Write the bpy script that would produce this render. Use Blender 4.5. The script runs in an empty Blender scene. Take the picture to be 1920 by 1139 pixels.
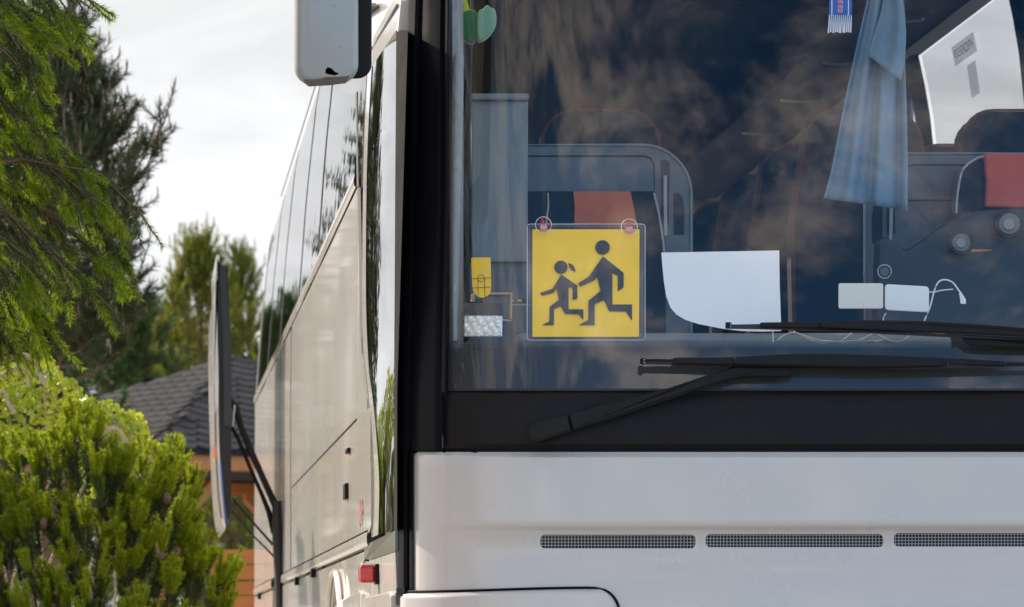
import bpy, bmesh, math, random
import numpy as np
from mathutils import Vector, Matrix
R = math.radians
rnd = random.Random(7)
rng = np.random.default_rng(11)
sc = bpy.context.scene
COL = sc.collection

# ------------------------------------------------------------------ camera
F, CX, CY, CZ = 7600.0, 267.0, 1209.0, 0.8      # focal length and axis point in photo pixels (1920 wide), eye height
cam = bpy.data.cameras.new('camera'); camo = bpy.data.objects.new('camera', cam); COL.objects.link(camo)
camo.location = (0, 0, CZ); camo.rotation_euler = (R(90), 0, 0)
cam.sensor_width = 36; cam.lens = 36 * F / 1920
cam.shift_x = (960 - CX) / 1920; cam.shift_y = (CY - 569.5) / 1920
cam.clip_start = 0.1; cam.clip_end = 5000
cam.dof.use_dof = True; cam.dof.focus_distance = 9.6; cam.dof.aperture_fstop = 13
sc.camera = camo

# ------------------------------------------------------------------ sky, sun, exposure
SUN = Vector((-0.62, 0.62, 0.48)).normalized()
world = bpy.data.worlds.new('World'); sc.world = world; world.use_nodes = True
nt = world.node_tree; N = nt.nodes; L = nt.links
for n in list(N): N.remove(n)
def wn(t, **k):
    n = N.new(t)
    for a, b in k.items(): setattr(n, a, b)
    return n
def wmath(op, a, b=None, clamp=False):
    n = wn('ShaderNodeMath', operation=op, use_clamp=clamp)
    for i, v in enumerate((a, b)):
        if v is None: continue
        if isinstance(v, (int, float)): n.inputs[i].default_value = v
        else: L.new(v, n.inputs[i])
    return n.outputs[0]
out = wn('ShaderNodeOutputWorld'); bgn = wn('ShaderNodeBackground'); tc = wn('ShaderNodeTexCoord')
sky = wn('ShaderNodeTexSky', sky_type='NISHITA'); sky.sun_disc = False
sky.sun_elevation = math.asin(SUN.z); sky.sun_rotation = math.atan2(SUN.x, SUN.y); sky.air_density = 1.0; sky.dust_density = 0.1; sky.ozone_density = 6.0
sep = wn('ShaderNodeSeparateXYZ'); L.new(tc.outputs['Generated'], sep.inputs[0])
zz = wmath('ADD', wmath('MAXIMUM', sep.outputs[2], 0.0), 0.16)
comb = wn('ShaderNodeCombineXYZ')
L.new(wmath('DIVIDE', sep.outputs[0], zz), comb.inputs[0]); L.new(wmath('DIVIDE', sep.outputs[1], zz), comb.inputs[1])
def wnoise(scale, detail, rough, dist, off):
    mp = wn('ShaderNodeMapping'); mp.inputs['Location'].default_value = off; L.new(comb.outputs[0], mp.inputs[0])
    n = wn('ShaderNodeTexNoise'); n.inputs['Scale'].default_value = scale; n.inputs['Detail'].default_value = detail
    n.inputs['Roughness'].default_value = rough; n.inputs['Distortion'].default_value = dist; L.new(mp.outputs[0], n.inputs['Vector'])
    return n.outputs[0]
n1 = wnoise(5.0, 12, 0.62, 0.3, (13.1, 7.7, 2.7)); n2 = wnoise(1.7, 9, 0.62, 0.5, (7.3, 2.2, 5.0))
# cloud cover: broken on the side away from the sun, closed towards it
cov = wmath('ADD', n1, wmath('ADD', wmath('MULTIPLY', sep.outputs[1], 0.22), wmath('MULTIPLY', sep.outputs[0], -0.16)))
mr = wn('ShaderNodeMapRange', interpolation_type='SMOOTHSTEP'); L.new(cov, mr.inputs[0])
mr.inputs[1].default_value = 0.25; mr.inputs[2].default_value = 0.50
dot = wn('ShaderNodeVectorMath', operation='DOT_PRODUCT'); L.new(tc.outputs['Generated'], dot.inputs[0]); dot.inputs[1].default_value = SUN
toward = wmath('MULTIPLY', wmath('ADD', dot.outputs['Value'], 1.0), 0.5)
cmix = wn('ShaderNodeMix', data_type='RGBA'); L.new(wmath('MULTIPLY', wmath('SUBTRACT', toward, 0.15), 2.2, True), cmix.inputs[0])
cmix.inputs[6].default_value = (3.25, 2.72, 2.38, 1); cmix.inputs[7].default_value = (0.56, 0.566, 0.578, 1)
bright = wmath('ADD', wmath('MULTIPLY', n2, 1.25), 0.27)
bright = wmath('ADD', bright, wmath('MULTIPLY', wmath('POWER', toward, 14.0), 1.3))
ccol = wn('ShaderNodeVectorMath', operation='SCALE'); L.new(cmix.outputs[2], ccol.inputs[0]); L.new(bright, ccol.inputs[3])
deep = wn('ShaderNodeVectorMath', operation='MULTIPLY'); L.new(sky.outputs[0], deep.inputs[0]); deep.inputs[1].default_value = (0.35, 0.88, 1.02)   # deep clear blue
skys = wn('ShaderNodeVectorMath', operation='SCALE'); L.new(deep.outputs[0], skys.inputs[0]); skys.inputs[3].default_value = 0.15
fin = wn('ShaderNodeMix', data_type='RGBA'); L.new(mr.outputs[0], fin.inputs[0]); L.new(skys.outputs[0], fin.inputs[6]); L.new(ccol.outputs[0], fin.inputs[7])
L.new(fin.outputs[2], bgn.inputs[0]); bgn.inputs[1].default_value = 1.0; L.new(bgn.outputs[0], out.inputs[0])
sl = bpy.data.lights.new('sun', 'SUN'); slo = bpy.data.objects.new('sun', sl); COL.objects.link(slo)
sl.energy = 3.7; sl.angle = R(0.7); sl.color = (1.0, 0.87, 0.70)
slo.rotation_euler = SUN.to_track_quat('Z', 'Y').to_euler(); slo.location = (-8, 14, 12)
vs = sc.view_settings; vs.view_transform = 'Standard'; vs.look = 'None'; vs.exposure = 0.80; vs.gamma = 1.0; vs.use_curve_mapping = False
sc.render.engine = 'CYCLES'; cy = sc.cycles
cy.use_denoising = True; cy.max_bounces = 10; cy.transparent_max_bounces = 16; cy.glossy_bounces = 5; cy.diffuse_bounces = 4
cy.sample_clamp_indirect = 6.0; cy.caustics_reflective = False; cy.caustics_refractive = False

# ------------------------------------------------------------------ materials
def mat_new(name):
    m = bpy.data.materials.new(name); m.use_nodes = True
    n = m.node_tree.nodes; l = m.node_tree.links
    return m, n, l, n['Principled BSDF']
def P(name, col, rough=0.5, coat=0.0, metal=0.0, var=0.0, vscale=8.0, bump=0.0, bscale=30.0, rvar=0.0, spec=0.5, bstretch=(1, 1, 1), sheen=0.0, bdist=0.01, bdet=4.0, dirt=None):
    m, n, l, b = mat_new(name)
    b.inputs['Base Color'].default_value = (*col, 1); b.inputs['Roughness'].default_value = rough
    b.inputs['Coat Weight'].default_value = coat; b.inputs['Coat Roughness'].default_value = 0.04
    b.inputs['Metallic'].default_value = metal; b.inputs['Specular IOR Level'].default_value = spec
    if sheen: b.inputs['Sheen Weight'].default_value = sheen
    geo = n.new('ShaderNodeNewGeometry')
    if var or rvar:
        t = n.new('ShaderNodeTexNoise'); t.inputs['Scale'].default_value = vscale; t.inputs['Detail'].default_value = 7; t.inputs['Roughness'].default_value = 0.62
        l.new(geo.outputs['Position'], t.inputs['Vector'])
        if var:
            r = n.new('ShaderNodeMapRange'); l.new(t.outputs[0], r.inputs[0]); r.inputs[1].default_value = 0.3; r.inputs[2].default_value = 0.7
            r.inputs[3].default_value = 1 - var; r.inputs[4].default_value = 1 + var
            s = n.new('ShaderNodeVectorMath'); s.operation = 'SCALE'; s.inputs[0].default_value = col; l.new(r.outputs[0], s.inputs[3]); l.new(s.outputs[0], b.inputs['Base Color'])
        if rvar:
            r = n.new('ShaderNodeMapRange'); l.new(t.outputs[0], r.inputs[0]); r.inputs[1].default_value = 0.3; r.inputs[2].default_value = 0.7
            r.inputs[3].default_value = max(0.02, rough - rvar); r.inputs[4].default_value = rough + rvar; l.new(r.outputs[0], b.inputs['Roughness'])
    if dirt:                                                # specks, splashes and dried runs
        src = b.inputs['Base Color'].links[0].from_socket if b.inputs['Base Color'].links else None
        t2 = n.new('ShaderNodeTexNoise'); t2.inputs['Scale'].default_value = 75; t2.inputs['Detail'].default_value = 3; l.new(geo.outputs['Position'], t2.inputs['Vector'])
        m2 = n.new('ShaderNodeMapRange'); l.new(t2.outputs[0], m2.inputs[0]); m2.inputs[1].default_value = 0.71; m2.inputs[2].default_value = 0.77; m2.inputs[3].default_value = 0; m2.inputs[4].default_value = 0.6
        mp2 = n.new('ShaderNodeMapping'); mp2.inputs['Scale'].default_value = (1, 1, 0.12); l.new(geo.outputs['Position'], mp2.inputs[0])
        t3 = n.new('ShaderNodeTexNoise'); t3.inputs['Scale'].default_value = 26; t3.inputs['Detail'].default_value = 6; l.new(mp2.outputs[0], t3.inputs['Vector'])
        m3 = n.new('ShaderNodeMapRange'); l.new(t3.outputs[0], m3.inputs[0]); m3.inputs[1].default_value = 0.48; m3.inputs[2].default_value = 0.8; m3.inputs[3].default_value = 0; m3.inputs[4].default_value = 0.03
        mxv = n.new('ShaderNodeMath'); mxv.operation = 'MAXIMUM'; l.new(m2.outputs[0], mxv.inputs[0]); l.new(m3.outputs[0], mxv.inputs[1])
        mc = n.new('ShaderNodeMix'); mc.data_type = 'RGBA'; l.new(mxv.outputs[0], mc.inputs[0]); mc.inputs[7].default_value = (*dirt, 1)
        if src: l.new(src, mc.inputs[6])
        else: mc.inputs[6].default_value = (*col, 1)
        l.new(mc.outputs[2], b.inputs['Base Color'])
    if bump:
        mp = n.new('ShaderNodeMapping'); mp.inputs['Scale'].default_value = bstretch; l.new(geo.outputs['Position'], mp.inputs[0])
        t = n.new('ShaderNodeTexNoise'); t.inputs['Scale'].default_value = bscale; t.inputs['Detail'].default_value = bdet; l.new(mp.outputs[0], t.inputs['Vector'])
        bp = n.new('ShaderNodeBump'); bp.inputs['Strength'].default_value = bump; bp.inputs['Distance'].default_value = bdist
        l.new(t.outputs[0], bp.inputs['Height']); l.new(bp.outputs[0], b.inputs['Normal'])
        if coat: l.new(bp.outputs[0], b.inputs['Coat Normal'])
    return m
def glass(name, tint, ior=1.5, gain=1.0, bump=0.0, bscale=3.0, bdist=0.002, stretch=(1, 1, 1), dust=0.0):
    m, n, l, b = mat_new(name); n.remove(b)
    tr = n.new('ShaderNodeBsdfTransparent'); tr.inputs[0].default_value = (*tint, 1)
    gl = n.new('ShaderNodeBsdfGlossy'); gl.inputs['Roughness'].default_value = 0.0; gl.inputs[0].default_value = (1, 1, 1, 1)
    fr = n.new('ShaderNodeFresnel')
    gb = n.new('ShaderNodeNewGeometry'); e1 = n.new('ShaderNodeMath'); e1.operation = 'MULTIPLY_ADD'; l.new(gb.outputs['Backfacing'], e1.inputs[0]); e1.inputs[1].default_value = -2.0; e1.inputs[2].default_value = 1.0
    e2 = n.new('ShaderNodeMath'); e2.operation = 'POWER'; e2.inputs[0].default_value = ior; l.new(e1.outputs[0], e2.inputs[1]); l.new(e2.outputs[0], fr.inputs[0])   # a pane reflects alike from both sides
    k = n.new('ShaderNodeMath'); k.operation = 'MULTIPLY'; k.use_clamp = True; k.inputs[1].default_value = gain; l.new(fr.outputs[0], k.inputs[0])
    mx = n.new('ShaderNodeMixShader'); l.new(k.outputs[0], mx.inputs[0]); l.new(tr.outputs[0], mx.inputs[1]); l.new(gl.outputs[0], mx.inputs[2])
    last = mx
    if dust:                                                # thin uneven film of road dust
        gd = n.new('ShaderNodeNewGeometry'); tn = n.new('ShaderNodeTexNoise'); tn.inputs['Scale'].default_value = 7; tn.inputs['Detail'].default_value = 10; tn.inputs['Roughness'].default_value = 0.75; l.new(gd.outputs['Position'], tn.inputs['Vector'])
        rm = n.new('ShaderNodeMapRange'); l.new(tn.outputs[0], rm.inputs[0]); rm.inputs[1].default_value = 0.35; rm.inputs[2].default_value = 0.75; rm.inputs[3].default_value = 0.0; rm.inputs[4].default_value = dust * 2.2
        df = n.new('ShaderNodeBsdfDiffuse'); df.inputs[0].default_value = (0.5, 0.47, 0.43, 1); last = n.new('ShaderNodeMixShader'); l.new(rm.outputs[0], last.inputs[0]); l.new(mx.outputs[0], last.inputs[1]); l.new(df.outputs[0], last.inputs[2])
    l.new(last.outputs[0], n['Material Output'].inputs[0])
    if bump:
        geo = n.new('ShaderNodeNewGeometry'); mp = n.new('ShaderNodeMapping'); mp.inputs['Scale'].default_value = stretch; l.new(geo.outputs['Position'], mp.inputs[0])
        t = n.new('ShaderNodeTexNoise'); t.inputs['Scale'].default_value = bscale; t.inputs['Detail'].default_value = 2; l.new(mp.outputs[0], t.inputs['Vector'])
        bp = n.new('ShaderNodeBump'); bp.inputs['Strength'].default_value = bump; bp.inputs['Distance'].default_value = bdist; l.new(t.outputs[0], bp.inputs['Height'])
        l.new(bp.outputs[0], gl.inputs['Normal']); l.new(bp.outputs[0], fr.inputs['Normal'])
    return m
def leafmat(name, c1, c2, trans=0.45, scale=6.0, rough=0.45, spec=0.3):
    m, n, l, b = mat_new(name)
    geo = n.new('ShaderNodeNewGeometry'); t = n.new('ShaderNodeTexNoise'); t.inputs['Scale'].default_value = scale; t.inputs['Detail'].default_value = 5
    l.new(geo.outputs['Position'], t.inputs['Vector'])
    add = n.new('ShaderNodeMath'); add.operation = 'MULTIPLY_ADD'; l.new(geo.outputs['Random Per Island'], add.inputs[0]); add.inputs[1].default_value = 0.5; l.new(t.outputs[0], add.inputs[2])
    rg = n.new('ShaderNodeMapRange'); l.new(add.outputs[0], rg.inputs[0]); rg.inputs[1].default_value = 0.35; rg.inputs[2].default_value = 1.05
    mx = n.new('ShaderNodeMix'); mx.data_type = 'RGBA'; l.new(rg.outputs[0], mx.inputs[0]); mx.inputs[6].default_value = (*c1, 1); mx.inputs[7].default_value = (*c2, 1)
    l.new(mx.outputs[2], b.inputs['Base Color']); b.inputs['Roughness'].default_value = rough; b.inputs['Specular IOR Level'].default_value = spec
    tl = n.new('ShaderNodeBsdfTranslucent'); l.new(mx.outputs[2], tl.inputs[0])
    ms = n.new('ShaderNodeMixShader'); ms.inputs[0].default_value = trans; l.new(b.outputs[0], ms.inputs[1]); l.new(tl.outputs[0], ms.inputs[2])
    l.new(ms.outputs[0], n['Material Output'].inputs[0])
    return m
M = {}
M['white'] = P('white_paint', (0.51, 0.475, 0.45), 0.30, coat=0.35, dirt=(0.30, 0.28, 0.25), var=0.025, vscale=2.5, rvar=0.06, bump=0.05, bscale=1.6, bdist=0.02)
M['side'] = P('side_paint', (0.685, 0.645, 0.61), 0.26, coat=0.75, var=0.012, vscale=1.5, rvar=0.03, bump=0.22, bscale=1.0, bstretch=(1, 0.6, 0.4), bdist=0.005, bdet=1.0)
M['trim'] = P('aluminium_trim', (0.62, 0.60, 0.57), 0.32, metal=0.35, coat=0.3, var=0.06)
M['black'] = P('black_trim', (0.007, 0.007, 0.009), 0.36, var=0.2, vscale=5, rvar=0.08, spec=0.045)
M['blackp'] = P('black_plastic', (0.009, 0.008, 0.009), 0.46, spec=0.14, dirt=(0.035, 0.033, 0.032), var=0.15, vscale=6, rvar=0.1, bump=0.04, bscale=900, bdist=0.0003)
M['wiper'] = P('wiper_black', (0.007, 0.007, 0.008), 0.42, spec=0.18, var=0.2, vscale=14, rvar=0.08)
M['rubber'] = P('rubber', (0.012, 0.011, 0.012), 0.6, var=0.2)
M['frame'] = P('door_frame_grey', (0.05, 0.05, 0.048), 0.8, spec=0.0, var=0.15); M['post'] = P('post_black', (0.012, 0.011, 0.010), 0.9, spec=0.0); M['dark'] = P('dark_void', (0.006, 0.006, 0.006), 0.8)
M['frit'] = P('ceramic_frit', (0.013, 0.013, 0.017), 0.6)
M['sill'] = P('grey_sill', (0.10, 0.10, 0.09), 0.35, coat=0.3, var=0.1)
M['mesh'] = P('grille_metal', (0.34, 0.34, 0.34), 0.4, metal=0.2)
M['wind'] = glass('windshield_glass', (0.95, 0.962, 0.965), 1.5, 0.92, dust=0.002)
M['sideglass'] = glass('side_glass', (0.42, 0.40, 0.37), 1.5, 0.84, bump=0.3, bscale=2.0, bdist=0.003, stretch=(1, 0.8, 0.5))
M['doorglass'] = glass('door_glass', (0.42, 0.43, 0.40), 1.55, 1.15, bump=0.3, bscale=4.0, bdist=0.002, stretch=(1, 1.2, 0.6))
M['farglass'] = glass('far_glass', (0.86, 0.88, 0.88), 1.45, 1.0)
M['grey'] = P('grey_interior', (0.125, 0.135, 0.15), 0.55, var=0.06)
M['greyl'] = P('light_grey_interior', (0.22, 0.235, 0.245), 0.5, var=0.06)
M['dgrey'] = P('dark_interior', (0.028, 0.031, 0.038), 0.6, var=0.12)
M['handle'] = P('handle_grey', (0.27, 0.29, 0.29), 0.4)
M['ceil'] = P('ceiling_fabric', (0.035, 0.032, 0.034), 0.9, var=0.05)
M['seat'] = P('seat_fabric', (0.017, 0.020, 0.028), 0.85, var=0.2, vscale=40, sheen=0.3)
M['orange'] = P('orange_cover', (0.62, 0.16, 0.075), 0.8, var=0.08, vscale=20, sheen=0.2)
M['red'] = P('red_cover', (0.52, 0.11, 0.075), 0.8, var=0.08, vscale=20, sheen=0.2)
M['piping'] = P('orange_piping', (0.17, 0.05, 0.025), 0.7); M['rust'] = P('rust_cover', (0.20, 0.055, 0.04), 0.85)
M['pipeg'] = P('grey_piping', (0.42, 0.42, 0.42), 0.6)
M['yellow'] = P('yellow_sign', (0.97, 0.60, 0.008), 0.35, var=0.02, vscale=3)
M['yellow2'] = P('yellow_card', (0.80, 0.52, 0.01), 0.4, var=0.03)
M['ink'] = P('sign_ink', (0.022, 0.024, 0.028), 0.45)
M['sleeve'] = glass('clear_plastic', (0.55, 0.57, 0.57), 1.45, 1.5)
M['film'] = glass('sticker_film', (0.62, 0.63, 0.64), 1.45, 0.5)
M['clear'] = glass('clear_pvc', (0.88, 0.86, 0.84), 1.45, 2.0)
M['pink'] = P('pink_rubber', (0.74, 0.36, 0.37), 0.35)
M['redp'] = P('red_plastic', (0.55, 0.03, 0.03), 0.3)
M['paper'] = P('white_paper', (0.84, 0.84, 0.86), 0.6, var=0.01)
M['ivory'] = P('ivory_plastic', (0.72, 0.69, 0.62), 0.4, var=0.02)
M['whitep'] = P('white_plastic', (0.78, 0.78, 0.78), 0.35, var=0.02)
M['cable'] = P('white_cable', (0.75, 0.74, 0.72), 0.45)
M['shirt'] = P('blue_shirt', (0.17, 0.275, 0.37), 0.85, var=0.12, vscale=9, sheen=0.2)
M['curtain'] = P('blue_curtain', (0.035, 0.09, 0.24), 0.9, var=0.1)
M['pennant'] = P('pennant_blue', (0.02, 0.10, 0.42), 0.7, var=0.06)
M['thread'] = P('white_thread', (0.70, 0.75, 0.80), 0.7)
M['letter'] = P('letter_red', (0.65, 0.01, 0.04), 0.6)
M['toy'] = P('green_plush', (0.01, 0.13, 0.04), 0.75, var=0.15, sheen=0.4)
M['toyl'] = P('pale_green_plush', (0.16, 0.33, 0.22), 0.8, var=0.08, sheen=0.4)
M['lime'] = P('lime_felt', (0.45, 0.52, 0.01), 0.75, var=0.08)
M['foil'] = P('silver_foil', (0.78, 0.81, 0.82), 0.22, metal=0.55, bump=0.9, bscale=110, bdist=0.004)
M['cardd'] = P('dark_card', (0.06, 0.055, 0.06), 0.6)
M['tan'] = P('tan_frame', (0.62, 0.48, 0.34), 0.45)
M['lens'] = P('red_lens', (0.50, 0.010, 0.006), 0.16, coat=0.5, bump=0.5, bscale=120, bdist=0.001)
M['lensw'] = P('amber_lens', (0.75, 0.20, 0.03), 0.2, coat=0.8)
M['housing'] = P('mirror_housing', (0.30, 0.315, 0.31), 0.42, coat=0.1, dirt=(0.12, 0.11, 0.10), var=0.06, vscale=7, rvar=0.08)
M['chip'] = P('bare_plastic', (0.09, 0.065, 0.05), 0.6, var=0.2, vscale=30)
M['chipd'] = P('dark_plastic', (0.008, 0.008, 0.008), 0.6)
M['wood'] = P('orange_wood', (0.44, 0.15, 0.030), 0.55, var=0.18, vscale=5, bump=0.2, bscale=40, bstretch=(1, 1, 8))
M['shingle'] = P('bitumen_shingle', (0.024, 0.023, 0.028), 0.85, spec=0.15, var=0.22, vscale=3.5, bump=0.4, bscale=120, bdist=0.004)
M['ground'] = P('gravel_paving', (0.37, 0.32, 0.265), 0.9, var=0.25, vscale=2.0, bump=0.4, bscale=25)
M['bark'] = P('pine_bark', (0.11, 0.065, 0.04), 0.85, var=0.35, vscale=25, bump=0.6, bscale=50)
M['twig'] = P('spruce_twig', (0.15, 0.085, 0.05), 0.8, var=0.3, vscale=50)
M['vine'] = P('vine_stem', (0.40, 0.32, 0.25), 0.7, var=0.2, vscale=20)
M['sp_new'] = leafmat('spruce_new', (0.12, 0.22, 0.008), (0.34, 0.45, 0.014), 0.66, 5)
M['sp_old'] = leafmat('spruce_old', (0.020, 0.050, 0.012), (0.06, 0.105, 0.02), 0.35, 6)
M['pine_d'] = leafmat('pine_dark', (0.028, 0.055, 0.022), (0.065, 0.10, 0.035), 0.35, 2.0)
M['pine_m'] = leafmat('pine_mid', (0.035, 0.08, 0.018), (0.085, 0.14, 0.03), 0.4, 2.0)
M['pine_b'] = leafmat('pine_bright', (0.09, 0.13, 0.014), (0.28, 0.28, 0.03), 0.52, 2.0)
M['candle'] = P('pine_candle', (0.20, 0.12, 0.06), 0.7, var=0.2, vscale=20)
M['mu_new'] = leafmat('mugo_new', (0.12, 0.19, 0.008), (0.40, 0.47, 0.025), 0.56, 4)
M['mu_old'] = leafmat('mugo_old', (0.018, 0.045, 0.008), (0.05, 0.09, 0.014), 0.3, 4)
M['leaf'] = leafmat('vine_leaf', (0.22, 0.33, 0.02), (0.48, 0.52, 0.05), 0.5, 6, rough=0.25, spec=0.6)
M['tyre'] = P('tyre_rubber', (0.02, 0.02, 0.02), 0.8, var=0.2)
M['steel'] = P('steel_rim', (0.45, 0.45, 0.45), 0.4, metal=0.8)
M['stripe_r'] = P('stripe_maroon', (0.16, 0.07, 0.07), 0.35, coat=0.5)
M['stripe_b'] = P('stripe_blue', (0.03, 0.08, 0.32), 0.35, coat=0.5)
M['mirrorg'] = P('mirror_glass', (0.8, 0.8, 0.8), 0.02, metal=1.0)

# ------------------------------------------------------------------ helpers
ORG = {}
def mobj(name, V, Fc, mat, parent=None, smooth=False, origin=None, ang=40, bev=0):
    V = [Vector(v) for v in V]
    if origin is None:
        lo = [min(v[i] for v in V) for i in range(3)]; hi = [max(v[i] for v in V) for i in range(3)]
        origin = Vector([(a + b) / 2 for a, b in zip(lo, hi)])
    origin = Vector(origin)
    me = bpy.data.meshes.new(name); me.from_pydata([v - origin for v in V], [], Fc); me.update()
    bm = bmesh.new(); bm.from_mesh(me); bmesh.ops.recalc_face_normals(bm, faces=bm.faces); bm.to_mesh(me); bm.free()
    if smooth:
        me.polygons.foreach_set('use_smooth', [True] * len(me.polygons)); me.set_sharp_from_angle(angle=R(ang))
    me.materials.append(M[mat] if isinstance(mat, str) else mat)
    o = link(name, me, origin, parent)
    if bev:
        b = o.modifiers.new('bevel', 'BEVEL'); b.width = bev; b.segments = 2; b.limit_method = 'ANGLE'; b.angle_limit = R(40)
    return o
def link(name, me, origin, parent=None):
    o = bpy.data.objects.new(name, me); COL.objects.link(o)
    base = ORG[parent.name] if parent else Vector((0, 0, 0))
    o.location = Vector(origin) - base
    if parent: o.parent = parent
    ORG[o.name] = Vector(origin)
    return o
def thing(name, loc, label, cat, group=None):
    o = bpy.data.objects.new(name, None); COL.objects.link(o); o.location = loc; o.empty_display_size = 0.1
    ORG[o.name] = Vector(loc); tag(o, label, cat, group); return o
def tag(o, label, cat, group=None):
    o['label'] = label; o['category'] = cat
    if group: o['group'] = group
    return o
def plan(x):
    t = min(abs(x - 1.87) / 1.2725, 1.04); return 9.42 + 0.07 * t * t + 0.25 * t ** 12
def rake(z):
    return (z - 1.4) * 0.03 if z < 1.38 else -0.0006 + (z - 1.38) * 0.17 + 0.03 * (z - 1.38) ** 2
def YF(x, z): return plan(x) + rake(z)
def W(px, py, Y): return Vector(((px - CX) * Y / F, Y, CZ + (CY - py) * Y / F))
def PF(px, py, off=0.0):
    Y = 9.5
    for _ in range(14):
        p = W(px, py, Y); Y = 0.35 * Y + 0.65 * (YF(p.x, p.z) + off)
    return W(px, py, Y)
ZS = [0.2, 0.5, 0.9, 1.9, 2.1, 2.5, 2.9, 3.1, 3.3, 3.42, 3.48, 3.5]; XSv = [.63, .605, .5975, .5975, .601, .63, .672, .715, .82, 1.0, 1.3, 1.87]
def XS(z, Y=15.0):
    x = float(np.interp(z, ZS, XSv))
    k = max(0.0, 1 - (Y - 9.6) / 1.1)
    return x + k * k * (0.012 + 0.03 * max(0, z - 1.4))
def PS(px, py, off=0.0):                     # a point of the photograph on the near side of the coach
    Y = 12.0; z = 1.5
    for _ in range(30):
        X = XS(z, Y) - off; Y = 0.5 * Y + 0.5 * X * F / (px - CX); z = CZ + (CY - py) * Y / F
    return Vector(((px - CX) * Y / F, Y, z))
def SP(Y, z, off=0.0): return Vector((XS(z, Y) - off, Y, z))
def prism(name, A, B, mat, parent=None, bev=0, smooth=False):
    n = len(A); V = list(A) + list(B)
    Fc = [list(range(n)), list(range(2 * n - 1, n - 1, -1))] + [[i, (i + 1) % n, n + (i + 1) % n, n + i] for i in range(n)]
    return mobj(name, V, Fc, mat, parent, smooth=smooth, bev=bev)
def fpoly(name, pts, off, thick, mat, parent=None, bev=0):
    return prism(name, [PF(x, y, off) for x, y in pts], [PF(x, y, off + thick) for x, y in pts], mat, parent, bev)
def wpoly(name, pts, Y, thick, mat, parent=None, bev=0):
    return prism(name, [W(x, y, Y) for x, y in pts], [W(x, y, Y) + Vector((0, thick, 0)) for x, y in pts], mat, parent, bev)
def box(name, lo, hi, mat, parent=None, bev=0):
    x0, y0, z0 = lo; x1, y1, z1 = hi
    A = [Vector((x0, y0, z0)), Vector((x1, y0, z0)), Vector((x1, y0, z1)), Vector((x0, y0, z1))]
    return prism(name, A, [v + Vector((0, y1 - y0, 0)) for v in A], mat, parent, bev)
def grid(name, rows, mat, parent=None, smooth=True, ang=40, thick=None):
    nr, nc = len(rows), len(rows[0]); V = [p for r in rows for p in r]
    Fc = [[i * nc + j, i * nc + j + 1, (i + 1) * nc + j + 1, (i + 1) * nc + j] for i in range(nr - 1) for j in range(nc - 1)]
    o = mobj(name, V, Fc, mat, parent, smooth=smooth, ang=ang)
    if thick:
        s = o.modifiers.new('solid', 'SOLIDIFY'); s.thickness = abs(thick); s.offset = -1 if thick > 0 else 1
    return o
def tube(name, pts, r, mat, parent=None, n=6, closed=False):
    pts = [Vector(p) for p in pts]; V = []; Fc = []; m = len(pts)
    rr = r if isinstance(r, (list, tuple)) else [r] * m
    for i, p in enumerate(pts):
        d = (pts[(i + 1) % m] - pts[i - 1]) if closed else (pts[min(i + 1, m - 1)] - pts[max(i - 1, 0)])
        d.normalize(); a = d.cross(Vector((0.3, 0.2, 1)) if abs(d.z) < 0.9 else Vector((1, 0.1, 0))).normalized(); b = d.cross(a)
        V += [p + (a * math.cos(2 * math.pi * k / n) + b * math.sin(2 * math.pi * k / n)) * rr[i] for k in range(n)]
    for i in range(m if closed else m - 1):
        for k in range(n):
            j = (i + 1) % m; Fc.append([i * n + k, i * n + (k + 1) % n, j * n + (k + 1) % n, j * n + k])
    if not closed: Fc += [list(range(n)), list(range((m - 1) * n, m * n))]
    return mobj(name, V, Fc, mat, parent, smooth=True)
def spline(pts, k=8):
    pts = [Vector(p) for p in pts]; out = []
    for i in range(len(pts) - 1):
        p0, p1, p2, p3 = pts[max(i - 1, 0)], pts[i], pts[i + 1], pts[min(i + 2, len(pts) - 1)]
        for j in range(k):
            t = j / k; out.append(0.5 * ((2 * p1) + (p2 - p0) * t + (2 * p0 - 5 * p1 + 4 * p2 - p3) * t * t + (3 * p1 - p0 - 3 * p2 + p3) * t ** 3))
    return out + [pts[-1]]
def sp2(pts, k=6): return [(p.x, p.y) for p in spline([(a, b, 0) for a, b in pts], k)]
def rrect(x0, y0, x1, y1, r, n=5, corners=(1, 1, 1, 1)):    # tl, tr, br, bl in photo pixels
    out = []
    for (cx, cy, a0, on) in ((x0, y0, 180, corners[0]), (x1, y0, 270, corners[1]), (x1, y1, 0, corners[2]), (x0, y1, 90, corners[3])):
        if not on: out.append((cx, cy)); continue
        ox = cx + r if cx == x0 else cx - r; oy = cy + r if cy == y0 else cy - r
        out += [(ox + r * math.cos(R(a0 + 90 * k / n)), oy + r * math.sin(R(a0 + 90 * k / n))) for k in range(n + 1)]
    return out
def circ(cx, cy, r, n=28): return [(cx + r * math.cos(2 * math.pi * k / n), cy + r * math.sin(2 * math.pi * k / n)) for k in range(n)]
def text_mesh(txt, size=1.0, depth=0.0, bold=0.0):
    c = bpy.data.curves.new('t', 'FONT'); c.body = txt; c.size = size; c.align_x = 'CENTER'; c.align_y = 'CENTER'; c.extrude = depth; c.offset = bold; c.resolution_u = 3
    o = bpy.data.objects.new('t', c); COL.objects.link(o); dg = bpy.context.evaluated_depsgraph_get(); dg.update()
    me = bpy.data.meshes.new_from_object(o.evaluated_get(dg)); V = [v.co.copy() for v in me.vertices]; Fc = [list(p.vertices) for p in me.polygons]
    bpy.data.objects.remove(o); bpy.data.curves.remove(c); bpy.data.meshes.remove(me)
    return V, Fc
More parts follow.
